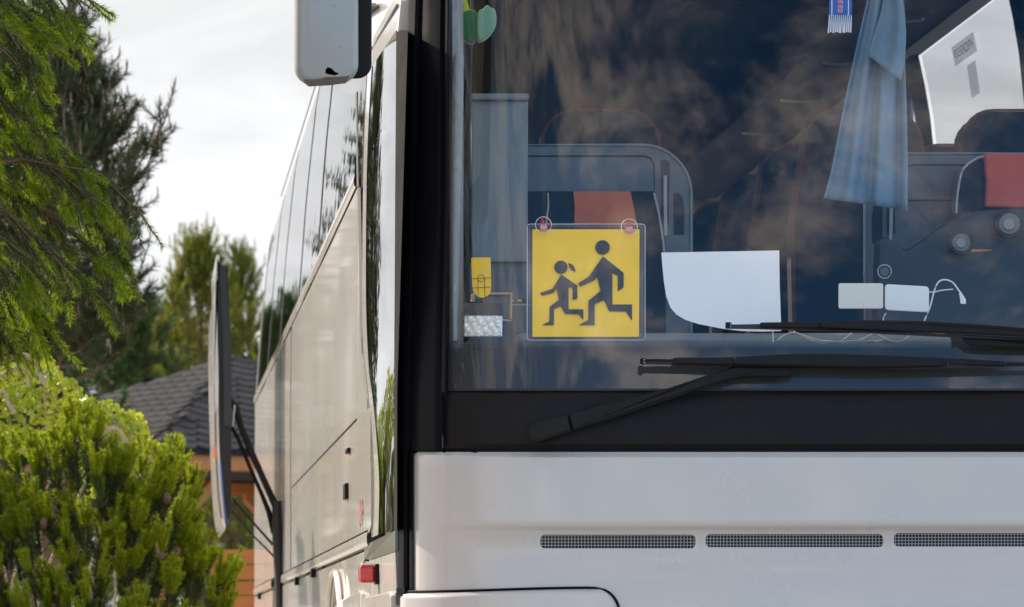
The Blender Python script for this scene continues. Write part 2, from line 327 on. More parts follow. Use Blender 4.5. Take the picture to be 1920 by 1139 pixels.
def raw_mesh(name, V, Fc, mat, parent=None, origin=None):     # big numpy meshes; Fc is (n,k)
    V = np.asarray(V, dtype=np.float64); Fc = np.asarray(Fc, dtype=np.int32)
    if origin is None: origin = (V.min(0) + V.max(0)) / 2
    V = (V - np.asarray(origin)).astype(np.float32); k = Fc.shape[1]
    me = bpy.data.meshes.new(name); me.vertices.add(len(V)); me.vertices.foreach_set('co', V.ravel())
    me.loops.add(Fc.size); me.loops.foreach_set('vertex_index', Fc.ravel()); me.polygons.add(len(Fc))
    me.polygons.foreach_set('loop_start', np.arange(0, Fc.size, k, dtype=np.int32)); me.update(calc_edges=True); me.validate()
    me.materials.append(M[mat]); return link(name, me, Vector(origin), parent)

# ------------------------------------------------------------------ ground
g = mobj('ground', [(-900, -900, 0), (900, -900, 0), (900, 1800, 0), (-900, 1800, 0)], [[0, 1, 2, 3]], 'ground'); g['kind'] = 'structure'

# ------------------------------------------------------------------ coach: body
bus = thing('coach', (1.87, 15.5, 0.0), 'white touring coach seen from its front corner, black windshield pillar', 'coach')
XC = 1.87
def mir(v): return Vector((2 * XC - v.x, v.y, v.z))
YB = 21.55                                              # rear end
# panels of the near side, each a shaped plate with gaps to its neighbours
def side_plate(name, Y0, Y1, z0, z1, mat='side', off=0.0, thick=0.03, mirror=False, ny=None, nz=None):
    ny = ny or max(2, int((Y1 - Y0) / 0.35)); nz = nz or max(2, int((z1 - z0) / 0.12))
    rows = [[SP(Y0 + (Y1 - Y0) * j / ny, z0 + (z1 - z0) * i / nz, off) for j in range(ny + 1)] for i in range(nz + 1)]
    rows2 = [[p + Vector((thick, 0, 0)) for p in r] for r in rows]
    if mirror: rows = [[mir(p) for p in r] for r in rows]; rows2 = [[mir(p) for p in r] for r in rows2]
    A = [p for r in rows for p in r]; B = [p for r in rows2 for p in r]; nc = ny + 1; n = len(A); Fc = []
    for i in range(nz):
        for j in range(ny):
            q = [i * nc + j, i * nc + j + 1, (i + 1) * nc + j + 1, (i + 1) * nc + j]; Fc += [q, [n + k for k in q[::-1]]]
    per = [j for j in range(nc)] + [i * nc + ny for i in range(1, nz + 1)] + [nz * nc + j for j in range(ny - 1, -1, -1)] + [i * nc for i in range(nz - 1, 0, -1)]
    for a, b in zip(per, per[1:] + per[:1]): Fc.append([a, b, n + b, n + a])
    return mobj(name, A + B, Fc, mat, bus, smooth=True)
side_plate('side_backing', 10.25, YB - 0.05, 0.45, 2.08, 'dark', off=-0.034, thick=0.02)
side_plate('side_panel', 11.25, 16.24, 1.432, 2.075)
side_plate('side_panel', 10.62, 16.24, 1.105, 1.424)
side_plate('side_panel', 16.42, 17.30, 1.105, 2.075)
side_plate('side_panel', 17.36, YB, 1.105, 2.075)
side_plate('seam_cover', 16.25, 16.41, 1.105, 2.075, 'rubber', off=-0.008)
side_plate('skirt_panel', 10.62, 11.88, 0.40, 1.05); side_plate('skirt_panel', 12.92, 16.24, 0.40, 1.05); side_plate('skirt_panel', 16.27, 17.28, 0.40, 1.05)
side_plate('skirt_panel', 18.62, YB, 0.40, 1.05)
# panel over the front wheel arch with a rounded cut
def arch_panel():
    c, r, zt = 12.40, 0.50, 1.0
    top = [SP(11.885 + 1.03 * k / 16, 1.05) for k in range(17)]
    low = [SP(c - r * math.cos(math.pi * k / 16) * (1 if 0 < k < 16 else 1.03), 0.45 + (0.575) * math.sin(math.pi * k / 16) ** 0.55) for k in range(17)]
    V = top + low + [p + Vector((0.03, 0, 0)) for p in top + low]; Fc = []
    for k in range(16): Fc += [[k, k + 1, 17 + k + 1, 17 + k], [34 + k, 34 + 17 + k, 34 + 18 + k, 34 + k + 1], [17 + k, 17 + k + 1, 51 + k + 1, 51 + k]]
    mobj('arch_panel', V, Fc, 'side', bus, smooth=True)
    lip = [p + Vector((-0.012, 0, 0)) for p in low]; tube('arch_lip', lip, 0.009, 'side', bus)
    box('wheel_well', (0.64, 11.92, 0.44), (1.05, 12.88, 1.045), 'dark', bus)
arch_panel()
def bar_side(name, Y0, Y1, z0, z1, prot, mat, parent=bus, base=0.003):
    n = 16; A = []; prof = [(z0, base), (z0 + 0.1 * (z1 - z0), prot * 0.8), ((z0 + z1) / 2, prot), (z1 - 0.1 * (z1 - z0), prot * 0.8), (z1, base)]
    rows = [[SP(Y0 + (Y1 - Y0) * j / n, z, o) for j in range(n + 1)] for z, o in prof]
    return grid(name, rows, mat, parent, ang=70)
bar_side('skirt_moulding', 10.66, 17.28, 1.060, 1.098, 0.008, 'side'); bar_side('skirt_moulding', 18.62, YB, 1.060, 1.098, 0.008, 'side')
bar_side('belt_moulding', 11.35, YB, 2.081, 2.122, 0.010, 'side')
bar_side('panel_seam_trim', 11.3, 16.2, 1.4245, 1.4315, 0.002, 'black', base=0.0005)
# windows along the near side, and the same on the far side
WBN = [11.42, 13.92, 15.58, 17.76, 19.55, 21.33]
for mirror in (False, True):
    WB = [10.4, 13.95, 15.82, 17.76, 19.55, 21.33] if mirror else WBN; ZT = 3.09 if mirror else 2.97
    for i in range(5):
        Y0, Y1 = WB[i] + 0.068, WB[i + 1] - 0.068
        rows = [[SP(Y0 + (Y1 - Y0) * j / 8, 2.13 + (ZT - 2.13) * k / 8, 0.001) for j in range(9)] for k in range(9)]
        if mirror: rows = [[mir(p) for p in r] for r in rows]
        grid('side_window', rows, 'farglass' if mirror else 'sideglass', bus)
    for i in range(6):
        rows = [[SP(WB[i] + s * 0.072, 2.125 + (ZT + 0.005 - 2.125) * k / 8, -0.012) for s in (-1, 1)] for k in range(9)]
        if mirror: rows = [[mir(p) for p in r] for r in rows]
        grid('window_post', rows, 'post', bus, thick=0.03)
    rows = [[SP(10.35 + (YB - 10.35) * j / 24, z, 0.0) for j in range(25)] for z in ((3.095, 3.11, 3.12, 3.2) if mirror else (2.975, 3.05, 3.1, 3.2)) + ( 3.3, 3.36, 3.42, 3.48, 3.5)]
    if mirror: rows = [[mir(p) for p in r] for r in rows]
    grid('roof_side', rows, 'side', bus)
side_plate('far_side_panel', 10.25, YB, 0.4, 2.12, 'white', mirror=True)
# rear end: closed wall following the body section
sec = [SP(YB, z, 0) for z in (0.4, 0.9, 1.5, 2.1, 2.5, 2.9, 3.1, 3.3, 3.42, 3.48, 3.5)]
sec = sec + [mir(p) for p in sec[::-1][1:]]
prism('rear_wall', sec, [p + Vector((0, 0.06, 0)) for p in sec], 'white', bus)
# floor, deck, ceiling lining
box('floor', (0.66, 10.2, 0.95), (3.08, YB - 0.02, 1.0), 'dgrey', bus)
box('seat_deck', (0.66, 11.9, 1.02), (1.62, YB - 0.03, 1.35), 'dgrey', bus); box('seat_deck', (2.12, 11.9, 1.02), (3.08, YB - 0.03, 1.35), 'dgrey', bus)
box('ceiling', (0.86, 10.3, 3.26), (2.88, YB - 0.02, 3.29), 'ceil', bus)
for s in (0, 1):
    A = [Vector((3.02, 10.6, 3.14)), Vector((2.60, 10.6, 3.10)), Vector((2.58, 10.6, 3.16)), Vector((2.62, 10.6, 3.25)), Vector((2.95, 10.6, 3.25))]
    if s: A = [mir(v) for v in A]
    prism('luggage_rack', A, [v + Vector((0, 10.6, 0)) for v in A], 'ceil', bus, bev=0.008)
    for k in range(7):
        c = Vector((2.78, 11.6 + 1.1 * k, 3.112)); c = mir(c) if s else c
        tube('reading_lamp', [c + Vector((0.09 * math.cos(a / 5 * math.pi), 0.02 * math.sin(a / 5 * math.pi) * 3, -0.012)) for a in range(6)], 0.006, 'pipeg', bus)

# ------------------------------------------------------------------ coach: front skin
xl = [PF(768, py).x for py in (1000,)][0]
def fgrid(name, pxs, pys, offf, mat, parent=bus, **k):
    return grid(name, [[PF(x, y, offf(x, y)) for x in pxs] for y in pys], mat, parent, **k)
# white panel with a ledge over three ventilation slots
SLOT = [(1013, 1304, 1003, 1028.5), (1323, 1656, 1002, 1026.5), (1676, 2009, 1000, 1025)]
def ss(a, b, x):
    t = min(1, max(0, (x - a) / (b - a))); return t * t * (3 - 2 * t)
def ledge(x, y):
    d = 0.016 * ss(785, 1010, x) * (ss(982, 1001, y)) * (1 - 0.9 * ss(1032, 1105, y))
    d += 0.022 * (1 - ss(773, 786, x)) + 0.012 * (1 - ss(848, 858, y))
    return d
def slot_pts(s, n=6):
    x0, x1, y0, y1 = s; return rrect(x0, y0, x1, y1, 9, n, (0.0, 0.0, 1, 1)) if False else rrect(x0, y0, x1, y1, 8.5, n)
def front_panel():
    V = []; Fc = []; key = {}
    def vid(x, y):
        k = (round(x, 3), round(y, 3))
        if k not in key: key[k] = len(V); V.append(PF(x, y, ledge(x, y)))
        return key[k]
    xs = {773, 775, 778, 782, 786, 800, 820, 850, 900, 950}
    for s in SLOT: xs |= {s[0] - 7, s[1] + 7} | {s[0] - 7 + (s[1] - s[0] + 14) * k / 8 for k in range(9)}
    xs |= set(range(2040, 2800, 60)); xs = sorted(xs)
    ys = [848, 850, 853, 858, 880, 920, 950, 975, 982, 986, 990, 993.5, 995, 1036, 1050, 1070, 1090, 1110, 1150, 1250, 1400, 1600]
    for i in range(len(ys) - 1):
        for j in range(len(xs) - 1):
            xm = (xs[j] + xs[j + 1]) / 2
            if ys[i] == 995 and any(s[0] - 7 < xm < s[1] + 7 for s in SLOT): continue
            Fc.append([vid(xs[j], ys[i]), vid(xs[j + 1], ys[i]), vid(xs[j + 1], ys[i + 1]), vid(xs[j], ys[i + 1])])
    for s in SLOT:
        inn = slot_pts(s); cx, cyy = (s[0] + s[1]) / 2, (s[2] + s[3]) / 2
        X0, X1, Y0, Y1 = s[0] - 7, s[1] + 7, 995, 1036
        gx = [x for x in xs if X0 - .01 <= x <= X1 + .01]
        out = [(x, Y0) for x in gx] + [(x, Y1) for x in gx[::-1]]
        # triangulate the ring between the slot and its rectangle
        bmr = bmesh.new(); vo = [bmr.verts.new((x, y, 0)) for x, y in out]; vi = [bmr.verts.new((x, y, 0)) for x, y in inn]
        es = [bmr.edges.new((a, b)) for a, b in zip(vo, vo[1:] + vo[:1])] + [bmr.edges.new((a, b)) for a, b in zip(vi, vi[1:] + vi[:1])]
        r = bmesh.ops.triangle_fill(bmr, edges=es, use_beauty=True)
        for f in bmr.faces: Fc.append([vid(v.co.x, v.co.y) for v in f.verts])
        bmr.free()
        b0 = len(V); V.extend(PF(x, y, ledge(x, y) + 0.016) for x, y in inn); ids = [vid(x, y) for x, y in inn]; n = len(inn)
        for k in range(n): Fc.append([ids[k], ids[(k + 1) % n], b0 + (k + 1) % n, b0 + k])
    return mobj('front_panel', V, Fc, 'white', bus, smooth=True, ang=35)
fp = front_panel()
for s in SLOT:
    fpoly('vent_backing', [(s[0] - 3, s[2] - 3), (s[1] + 3, s[2] - 3), (s[1] + 3, s[3] + 3), (s[0] - 3, s[3] + 3)], 0.05, 0.003, 'dark', fp)
    V = []; Fc = []
    def strip(x0, y0, x1, y1):
        b = len(V); V.extend([PF(x0, y0, 0.024), PF(x1, y0, 0.024), PF(x1, y1, 0.024), PF(x0, y1, 0.024), PF(x0, y0, 0.026), PF(x1, y0, 0.026), PF(x1, y1, 0.026), PF(x0, y1, 0.026)])
        Fc.extend([[b, b + 1, b + 2, b + 3], [b, b + 4, b + 5, b + 1], [b + 3, b + 2, b + 6, b + 7], [b, b + 3, b + 7, b + 4], [b + 1, b + 5, b + 6, b + 2]])
    x = s[0] + 3
    while x < s[1]: strip(x - 0.6, s[2] - 1, x + 0.6, s[3] + 1); x += 6.2
    y = s[2] + 2
    while y < s[3]: strip(s[0] - 1, y - 0.6, s[1] + 1, y + 0.6); y += 6.0
    o = mobj('vent_grille', V, Fc, 'mesh', fp); o['kind'] = 'stuff'
# bumper corner with a dark joint round it
def bumper(m):
    def top(x): return 1111 - 7.5 * ss(760, 1110, x)
    vs_ = [0, 1.5, 3, 5, 8, 11, 15, 20, 27, 36, 46, 60, 100, 200, 310]; rows = []
    def ends(v):
        xr = 1114 + 46 * math.sqrt(max(0, 1 - (1 - min(v, 46) / 46) ** 2)) + (max(0, v - 46) * 0.2)
        return 750 + 10 * (1 - math.sqrt(max(0, 1 - (1 - min(v, 10) / 10) ** 2))), xr
    for v in vs_:
        x0, x1 = ends(v); row = []
        for j in range(41):
            u = j / 40; u = u - 0.12 * math.sin(2 * math.pi * u); x = x0 + (x1 - x0) * u; d = min(v, x - x0, x1 - x)
            p = PF(x, top(x) + v, -0.026 + 0.028 * (1 - min(1, d / 11)) ** 2.2); row.append(mir(p) if m else p)
        rows.append(row)
    o = grid('bumper_corner', rows, 'white', bus, ang=60)
    q = [(x, top(x) - 1) for x in range(752, 1112, 12)] + [(ends(v)[1] + 1, top(1110) + v - 0.5) for v in range(0, 70, 4)]
    q = [PF(x, y, -0.003) for x, y in q]; tube('bumper_joint', [mir(p) for p in q] if m else q, 0.0034, 'black', o, n=8)
bumper(False); bumper(True)
# black joint, black lower panel
fgrid('panel_joint', list(range(772, 2800, 60)), [840.5, 849.5], lambda x, y: 0.012, 'black')
fgrid('scuttle_panel', [831, 833, 836, 845, 870, 900] + list(range(960, 2770, 60)), [733, 734.5, 737, 742, 760, 790, 820, 832, 838, 841.5], lambda x, y: 0.004 + 0.010 * (1 - ss(733, 740, y)) + 0.012 * ss(832, 842, y) - 0.004 * ss(740, 800, y) + 0.010 * (1 - ss(831, 836, x)), 'blackp')
# windshield pane with its black border and dot rows
fgrid('windshield', [836, 840, 846, 852, 860, 870, 880, 895, 915, 940, 970, 1010] + list(range(1050, 2750, 50)), [729 - 26 * k for k in range(50)], lambda x, y: 0.0, 'wind')
ws = bus.children[-1] if False else bpy.data.objects['windshield']
fgrid('black_border', [834, 840, 850, 862, 880, 910, 950] + list(range(1000, 2780, 60)), [652, 670, 700, 733], lambda x, y: 0.006, 'frit', parent=ws)
V = []; Fc = []
for r_, (py, rad) in enumerate(((637, 0.8), (640.2, 1.15), (643.4, 1.4), (646.6, 1.6), (649.8, 1.8))):
    x = 842 + (r_ % 2) * 2.0
    while x < 1990:
        b = len(V); V += [PF(x + rad * math.cos(a * math.pi / 3), py + rad * math.sin(a * math.pi / 3), 0.006) for a in range(6)]; Fc.append(list(range(b, b + 6))); x += 4.0
o = mobj('dot_band', V, Fc, 'frit', ws); o['kind'] = 'stuff'
# windscreen pillar: an upright black moulding with its own profile
PROF = [(740, .06), (742, .02), (746, 0.0), (757, -0.004), (764, 0.004), (767, 0.012), (770, 0.012), (773, 0.002), (790, -0.002), (815, -0.002), (822, 0.006), (825, 0.010), (826.5, 0.002), (829, -0.012), (833, -0.014), (836, -0.010), (838.5, 0.004)]
def pil_px(p, y):                                        # pillar leans inwards towards the roof
    k = (735 - y) / 735; return p + (max(0, k) * (22 if p < 770 else 22 - 17 * (p - 770) / 68))
rows = [[PF(pil_px(p, y), y, o) for p, o in PROF] for y in [735, 700, 640, 560, 480, 400, 320, 240, 160, 80, 0, -100, -220, -360, -520]]
grid('windshield_pillar', rows, 'black', bus, ang=30)
rows = [[PF(p, y, o) for p, o in PROF if p <= 831] for y in [845, 800, 765, 735]]
grid('pillar_base', rows, 'black', bus, ang=30)
rows = [[PF(p, y, o) for p, o in ((741, .06), (743, .02), (747, 0.002), (757, -0.002), (764, 0.008), (766, 0.02), (768, 0.006), (774, 0.006), (776, 0.03))] for y in [1135, 1100, 1000, 920, 845]]
grid('corner_strip', rows, 'black', bus, ang=30)
fpoly('corner_cap', rrect(743, 1101, 759, 1118, 4), -0.016, 0.03, 'black', bus, bev=0.003)
rows = [[mir(PF(pil_px(p, y), y, o)) for p, o in PROF] for y in [845, 640, 400, 160, 0, -200, -520]]
grid('windshield_pillar', rows, 'black', bus, ang=30)
rows = [[mir(PF(p, y, o)) for p, o in PROF] for y in [1500, 1135, 845]]
grid('corner_strip', rows, 'black', bus, ang=30)
# roof dome above the windshield
rows = []
for k in range(9):
    t = k / 8; z = 3.05 + 0.44 * math.sin(t * math.pi / 2); 
    rows.append([Vector((x, YF(x, 3.05) + 0.9 * (1 - math.cos(t * math.pi / 2)), z - 0.5 * max(0, abs(x - XC) - 0.85) ** 1.5 * t)) for x in np.linspace(0.66, 3.08, 21)])
grid('roof_dome', rows, 'white', bus)
box('roof_top', (0.95, 10.3, 3.485), (2.79, YB, 3.51), 'white', bus)

# ------------------------------------------------------------------ coach: front door side
def spoly(name, pts, off, thick, mat, parent=bus, bev=0):
    A = [PS(x, y, off) for x, y in pts]; return prism(name, A, [p + Vector((thick, 0, 0)) for p in A], mat, parent, bev)
dg_left = sp2([(697, 126), (690, 250), (687, 360), (686, 500), (687, 600), (692, 700), (699, 748), (708, 850), (711, 915), (709, 1003)])
def sgrid(name, Lp, Rp, off, mat, n=6, thick=None, cant=0.0):
    def at(P_, t):
        t *= len(P_) - 1; i = min(int(t), len(P_) - 2); f = t - i; return P_[i][0] + (P_[i + 1][0] - P_[i][0]) * f, P_[i][1] + (P_[i + 1][1] - P_[i][1]) * f
    rows = []
    for k in range(41):
        a, b = at(Lp, k / 40), at(Rp, k / 40); rows.append([PS(a[0] + (b[0] - a[0]) * j / n, a[1] + (b[1] - a[1]) * j / n, off - cant * (j / n) ** 1.5) for j in range(n + 1)])
    return grid(name, rows, mat, bus, thick=thick)
def resamp(P_, k=40):
    ys = [p[1] for p in P_]; xs = [p[0] for p in P_]; Y_ = np.linspace(ys[0], ys[-1], k + 1); return [(float(np.interp(y, ys, xs)), float(y)) for y in Y_]
door = sgrid('door_glass', resamp(dg_left), resamp([(743, 57), (741, 350), (739, 700), (738, 995)]), 0.004, 'doorglass', 8, cant=0.014)
dg_frame_o = sp2([(690, 118), (683, 260), (680, 400), (679, 560), (682, 660), (692, 745), (701, 860), (702, 950), (698, 1008)])
sgrid('door_rim', resamp(dg_frame_o), resamp(dg_left), 0.006, 'side', 3)
spoly('door_header', [(690, 117), (697, 126), (743, 57), (746, 60), (752, 2), (740, -5), (700, 72)], 0.005, 0.02, 'side')
spoly('header_seam', [(690, 100), (692, 103), (744, 12), (743, 8)], 0.0075, 0.01, 'black')
seam_i = [(x - 4, y) for x, y in dg_frame_o]
sgrid('door_seal', resamp(seam_i), resamp(dg_frame_o), -0.004, 'rubber', 2)
spoly('door_wedge', [(670, 352), (676, 352), (680, 560), (680, 640), (676, 634), (675, 560)], 0.004, 0.01, 'rubber')
spoly('door_sill', [(683, 1024), (700, 1015), (741, 995), (741, 1034), (683, 1054)], 0.002, 0.02, 'sill')
sgrid('quarter_glass', [(670, 168), (671, 260), (672, 350)], [(688, 122), (681, 260), (677, 352)], 0.002, 'sideglass', 4)
spoly('door_pillar_trim', [(666, 178), (669, 172), (672, 350), (669, 352)], 0.004, 0.02, 'rubber')
sgrid('door_front_frame', resamp([(743, 57), (741, 350), (739, 700), (738, 995)]), [(pil_px(744.5, y), y) for y in np.linspace(57, 995, 41)], 0.002, 'frame', 3)
spoly('upper_corner_panel', [(664, 178), (690, 118), (690, 100), (744, 8), (752, 0), (752, -60), (700, -60), (655, 60), (640, 170)], 0.0, 0.02, 'side')
spoly('gutter', [(642, 52), (694, 6), (697, 12), (644, 62)], 0.014, 0.016, 'rubber')
dl = dg_frame_o[10:]
spoly('side_panel', [(676, 364), (672, 352), (667, 362), (667, 780)] + [(x - 5.5, y) for x, y in dl[-1:14:-1]][:0] + [(691, 1006), (695.5, 985), (696, 940), (695.5, 880), (692, 820), (687, 748), (678, 665), (675, 600)], 0.0, 0.02, 'side')
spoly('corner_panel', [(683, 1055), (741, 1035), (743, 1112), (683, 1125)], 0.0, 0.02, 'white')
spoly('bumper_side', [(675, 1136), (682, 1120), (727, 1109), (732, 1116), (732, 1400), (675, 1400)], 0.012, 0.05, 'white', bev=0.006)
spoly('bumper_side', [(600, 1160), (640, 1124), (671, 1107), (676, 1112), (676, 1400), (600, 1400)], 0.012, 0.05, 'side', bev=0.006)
# number, latches, hinges
V, Fc = text_mesh('09', 1.0, 0.0, 0.01)
def plant_side(name, V, Fc, Yc, zc, sy, sz, mat, parent=bus, off=0.003):
    return mobj(name, [SP(Yc - v.x * sy, zc + v.y * sz, off) for v in V], Fc, mat, parent)
plant_side('fleet_number', V, Fc, 11.05, 1.155, 0.20, 0.105, 'stripe_r')
M['stripe_n'] = P('number_red', (0.30, 0.06, 0.05), 0.5); bpy.data.objects['fleet_number'].data.materials[0] = M['stripe_n']
for px, py, h in ((652, 922, 30), (656, 846, 10)):
    a = PS(px, py, 0.0); box('door_latch', (a.x - 0.012, a.y - 0.05, a.z - h * a.y / F / 2), (a.x + 0.002, a.y + 0.05, a.z + h * a.y / F / 2), 'blackp', bus, bev=0.004)
for px, py in ((560, 1090), (591, 1075), (489, 1118)):
    a = PS(px, py, 0.0); box('flap_lock', (a.x - 0.016, a.y - 0.04, a.z - 0.016), (a.x + 0.001, a.y + 0.04, a.z + 0.016), 'blackp', bus, bev=0.004)
# red side marker lamp standing out of the corner panel
a = PS(707, 1077, 0.0); mk = box('marker_lamp', (a.x - 0.046, a.y - 0.02, a.z - 0.023), (a.x - 0.003, a.y + 0.035, a.z + 0.023), 'lens', bus, bev=0.009)
box('lamp_base', (a.x - 0.006, a.y - 0.03, a.z - 0.026), (a.x + 0.004, a.y + 0.045, a.z + 0.026), 'blackp', mk, bev=0.003)
box('lamp_edge', (a.x - 0.040, a.y - 0.012, a.z + 0.0235), (a.x - 0.008, a.y + 0.03, a.z + 0.0285), 'whitep', mk)
tube('lamp_bracket', [(a.x - 0.034, a.y, a.z + 0.026), (a.x - 0.030, a.y, a.z + 0.036), (a.x - 0.02, a.y, a.z + 0.034)], 0.003, 'blackp', mk)
# wheels
for Yw in (12.40, 18.0, 19.3):
    for s in (0, 1):
        xw = 0.66 if not s else 2 * XC - 0.66; d = 1 if not s else -1
        V = []; Fc = []; prof = [(0.30, 0.0), (0.44, 0.0), (0.49, 0.03), (0.5, 0.07), (0.5, 0.22), (0.46, 0.27), (0.30, 0.27)]
        for k in range(32):
            c, sn = math.cos(2 * math.pi * k / 32), math.sin(2 * math.pi * k / 32); V += [Vector((xw + d * b, Yw + r * c, 0.5 + r * sn)) for r, b in prof]
        for k in range(32):
            for j in range(6): Fc.append([k * 7 + j, k * 7 + j + 1, ((k + 1) % 32) * 7 + j + 1, ((k + 1) % 32) * 7 + j])
        w = mobj('wheel', V, Fc, 'tyre', bus, smooth=True)
        V = []; Fc = []; prof = [(0.0, 0.03), (0.10, 0.03), (0.13, 0.10), (0.24, 0.12), (0.30, 0.02)]
        for k in range(32):
            c, sn = math.cos(2 * math.pi * k / 32), math.sin(2 * math.pi * k / 32); V += [Vector((xw + d * b, Yw + r * c, 0.5 + r * sn)) for r, b in prof]
        for k in range(32):
            for j in range(4): Fc.append([k * 5 + j, k * 5 + j + 1, ((k + 1) % 32) * 5 + j + 1, ((k + 1) % 32) * 5 + j])
        mobj('rim', V, Fc, 'steel', w, smooth=True)

# ------------------------------------------------------------------ coach: raised luggage flap
YL0, YL1 = 17.3, 18.6
def FL(px, py, Y=YL0): return W(px, py, Y)
outer = sp2([(400, 479), (396, 520), (390, 560), (388, 620), (388.5, 700), (390.5, 780), (393, 860), (397, 930), (402, 972), (410, 994)], 4)
inner = sp2([(402, 478), (403, 560), (404, 640), (406, 700), (406, 760), (407, 830), (411, 900), (416, 960), (419, 985)], 4)
A = [FL(x + (14 if i < 4 else 12), y) for i, (x, y) in enumerate(outer)]
o_pts = [FL(x + 12, y) for x, y in outer]; i_pts = [FL(x + 4, y) for x, y in inner[::-1]]
V0 = o_pts + i_pts; flap = prism('luggage_flap', V0, [v + Vector((0, YL1 - YL0, 0)) for v in V0], 'side', bus)
fr = [FL(x + 4.2, y) for x, y in sp2([(403, 484), (404, 560), (405, 640), (407, 700), (407, 760), (408, 830), (412, 900), (417, 960), (420, 985)], 4)]
fr += [FL(x, y) for x, y in sp2([(433, 962), (433.5, 850), (434, 700), (431, 600), (427, 510), (424, 500)], 4)] + [FL(412, 496)]
prism('flap_frame', fr, [v + Vector((0, 0.25, 0)) for v in fr], 'rubber', flap)
b = [FL(412.5, 500), FL(424, 500), FL(431, 600), FL(434, 700), FL(433, 800), FL(420, 800), FL(418, 640)]
prism('flap_inner_rib', [v + Vector((0, -0.012, 0)) for v in b], [v + Vector((0, 0.02, 0)) for v in b], 'dgrey', flap)
b = [FL(404, 690), FL(411, 690), FL(411, 760), FL(405, 775)]
prism('flap_striker', [v + Vector((-0.004, -0.02, 0)) for v in b], [v + Vector((-0.004, 0.03, 0)) for v in b], 'trim', flap)
for pts, m in (([(391.5, 720), (393.5, 840), (398, 925), (404, 972)], 'stripe_r'), ([(403.5, 870), (407, 920), (411, 958), (416, 984)], 'stripe_b')):
    q = [FL(x + 11, y) for x, y in sp2(pts, 4)]; tube('flap_stripe', [v + Vector((0, -0.006, 0)) for v in q], 0.004, m, flap)
a = FL(404, 850); box('flap_marker', (a.x - 0.012, YL0 - 0.012, a.z - 0.028), (a.x + 0.004, YL0 + 0.06, a.z + 0.028), 'lensw', flap, bev=0.003)
def arm(name, pts, r, m='rubber', dy=0.0): return tube(name, [FL(x, y, YL0 + dy) for x, y in pts], [k * YL0 / F for k in r], m, flap, n=8)
arm('hinge_arm', [(432, 752), (441, 762), (452, 800), (470, 845), (490, 890), (508, 930), (520, 955)], [6, 7, 5.5, 6.5, 6, 6.5, 8], dy=0.1)
arm('hinge_arm', [(433, 800), (446, 822), (470, 880), (492, 930), (504, 960), (514, 1000)], [3.5, 3.5, 3.5, 4, 5, 6], 'blackp', dy=0.05)
arm('gas_strut', [(440, 760), (436, 800)], [2, 2], 'trim', dy=0.02)
arm('gas_strut', [(434, 958), (470, 1000), (520, 1050)], [1.6, 1.6, 2], dy=0.02)
arm('gas_strut', [(436, 935), (470, 975), (512, 1022)], [1.6, 2.2, 2.6], dy=0.12)
arm('hinge_post', [(519, 940), (520, 1000), (523, 1060), (524, 1139), (524, 1190)], [9, 10, 9.5, 8, 8])
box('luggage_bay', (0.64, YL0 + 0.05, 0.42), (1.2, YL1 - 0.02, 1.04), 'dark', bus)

# ------------------------------------------------------------------ coach: outside mirror
YM = 9.15
def mirror_shell():
    n = 36; V = []; Fc = []
    def ring(Y, dx, dy, grow):
        out = rrect(551 - grow + dx, -330, 672 + grow + dx, 160 + grow + dy, 34 + grow, 8, (1, 1, 1, 1)); return [W(x, y - 0.035 * (x - 551), Y) for x, y in out]
    rings = [ring(YM, 4, -2, -14), ring(YM + 0.004, 3, -1, -7), ring(YM + 0.014, 1, 0, -2), ring(YM + 0.05, 0, 0, 0), ring(YM + 0.13, 0, 0, 0)]
    m = len(rings[0]); V = [p for r in rings for p in r]
    for k in range(len(rings) - 1):
        for i in range(m): Fc.append([k * m + i, k * m + (i + 1) % m, (k + 1) * m + (i + 1) % m, (k + 1) * m + i])
    Fc.append(list(range(m)))
    return mobj('outside_mirror', V, Fc, 'housing', bus, smooth=True, ang=60)
mir_o = mirror_shell()
q = rrect(560, -322, 697, 152, 26, 7); q = [(x, y - 0.035 * (x - 551)) for x, y in q]
prism('mirror_rim', [W(x, y, YM + 0.062) for x, y in q], [W(x, y, YM + 0.17) for x, y in q], 'blackp', mir_o, bev=0.006)
q = [(570, 155), (590, 153), (607, 150), (609, 144), (606, 143), (610, 138), (610, 132), (615, 129), (623, 131), (629, 137), (640, 141), (648, 147), (656, 145), (650, 156), (620, 160), (580, 162.5)]
wpoly('paint_chip', [(x, y - 3) for x, y in q], YM - 0.0015 + 0.003, 0.03, 'chip', mir_o)
q = [(610, 141), (610.5, 133), (615, 129.5), (622, 131.5), (628, 138), (636, 141), (628, 145), (616, 143)]
wpoly('mount_hole', [(x, y - 3) for x, y in q], YM - 0.003 + 0.003, 0.02, 'chipd', mir_o)
tube('mirror_arm', spline([W(640, -315, YM + 0.08), W(660, -420, YM + 0.1), W(720, -560, 9.3), W(800, -600, 9.8)], 5), 0.03, 'blackp', mir_o, n=10)

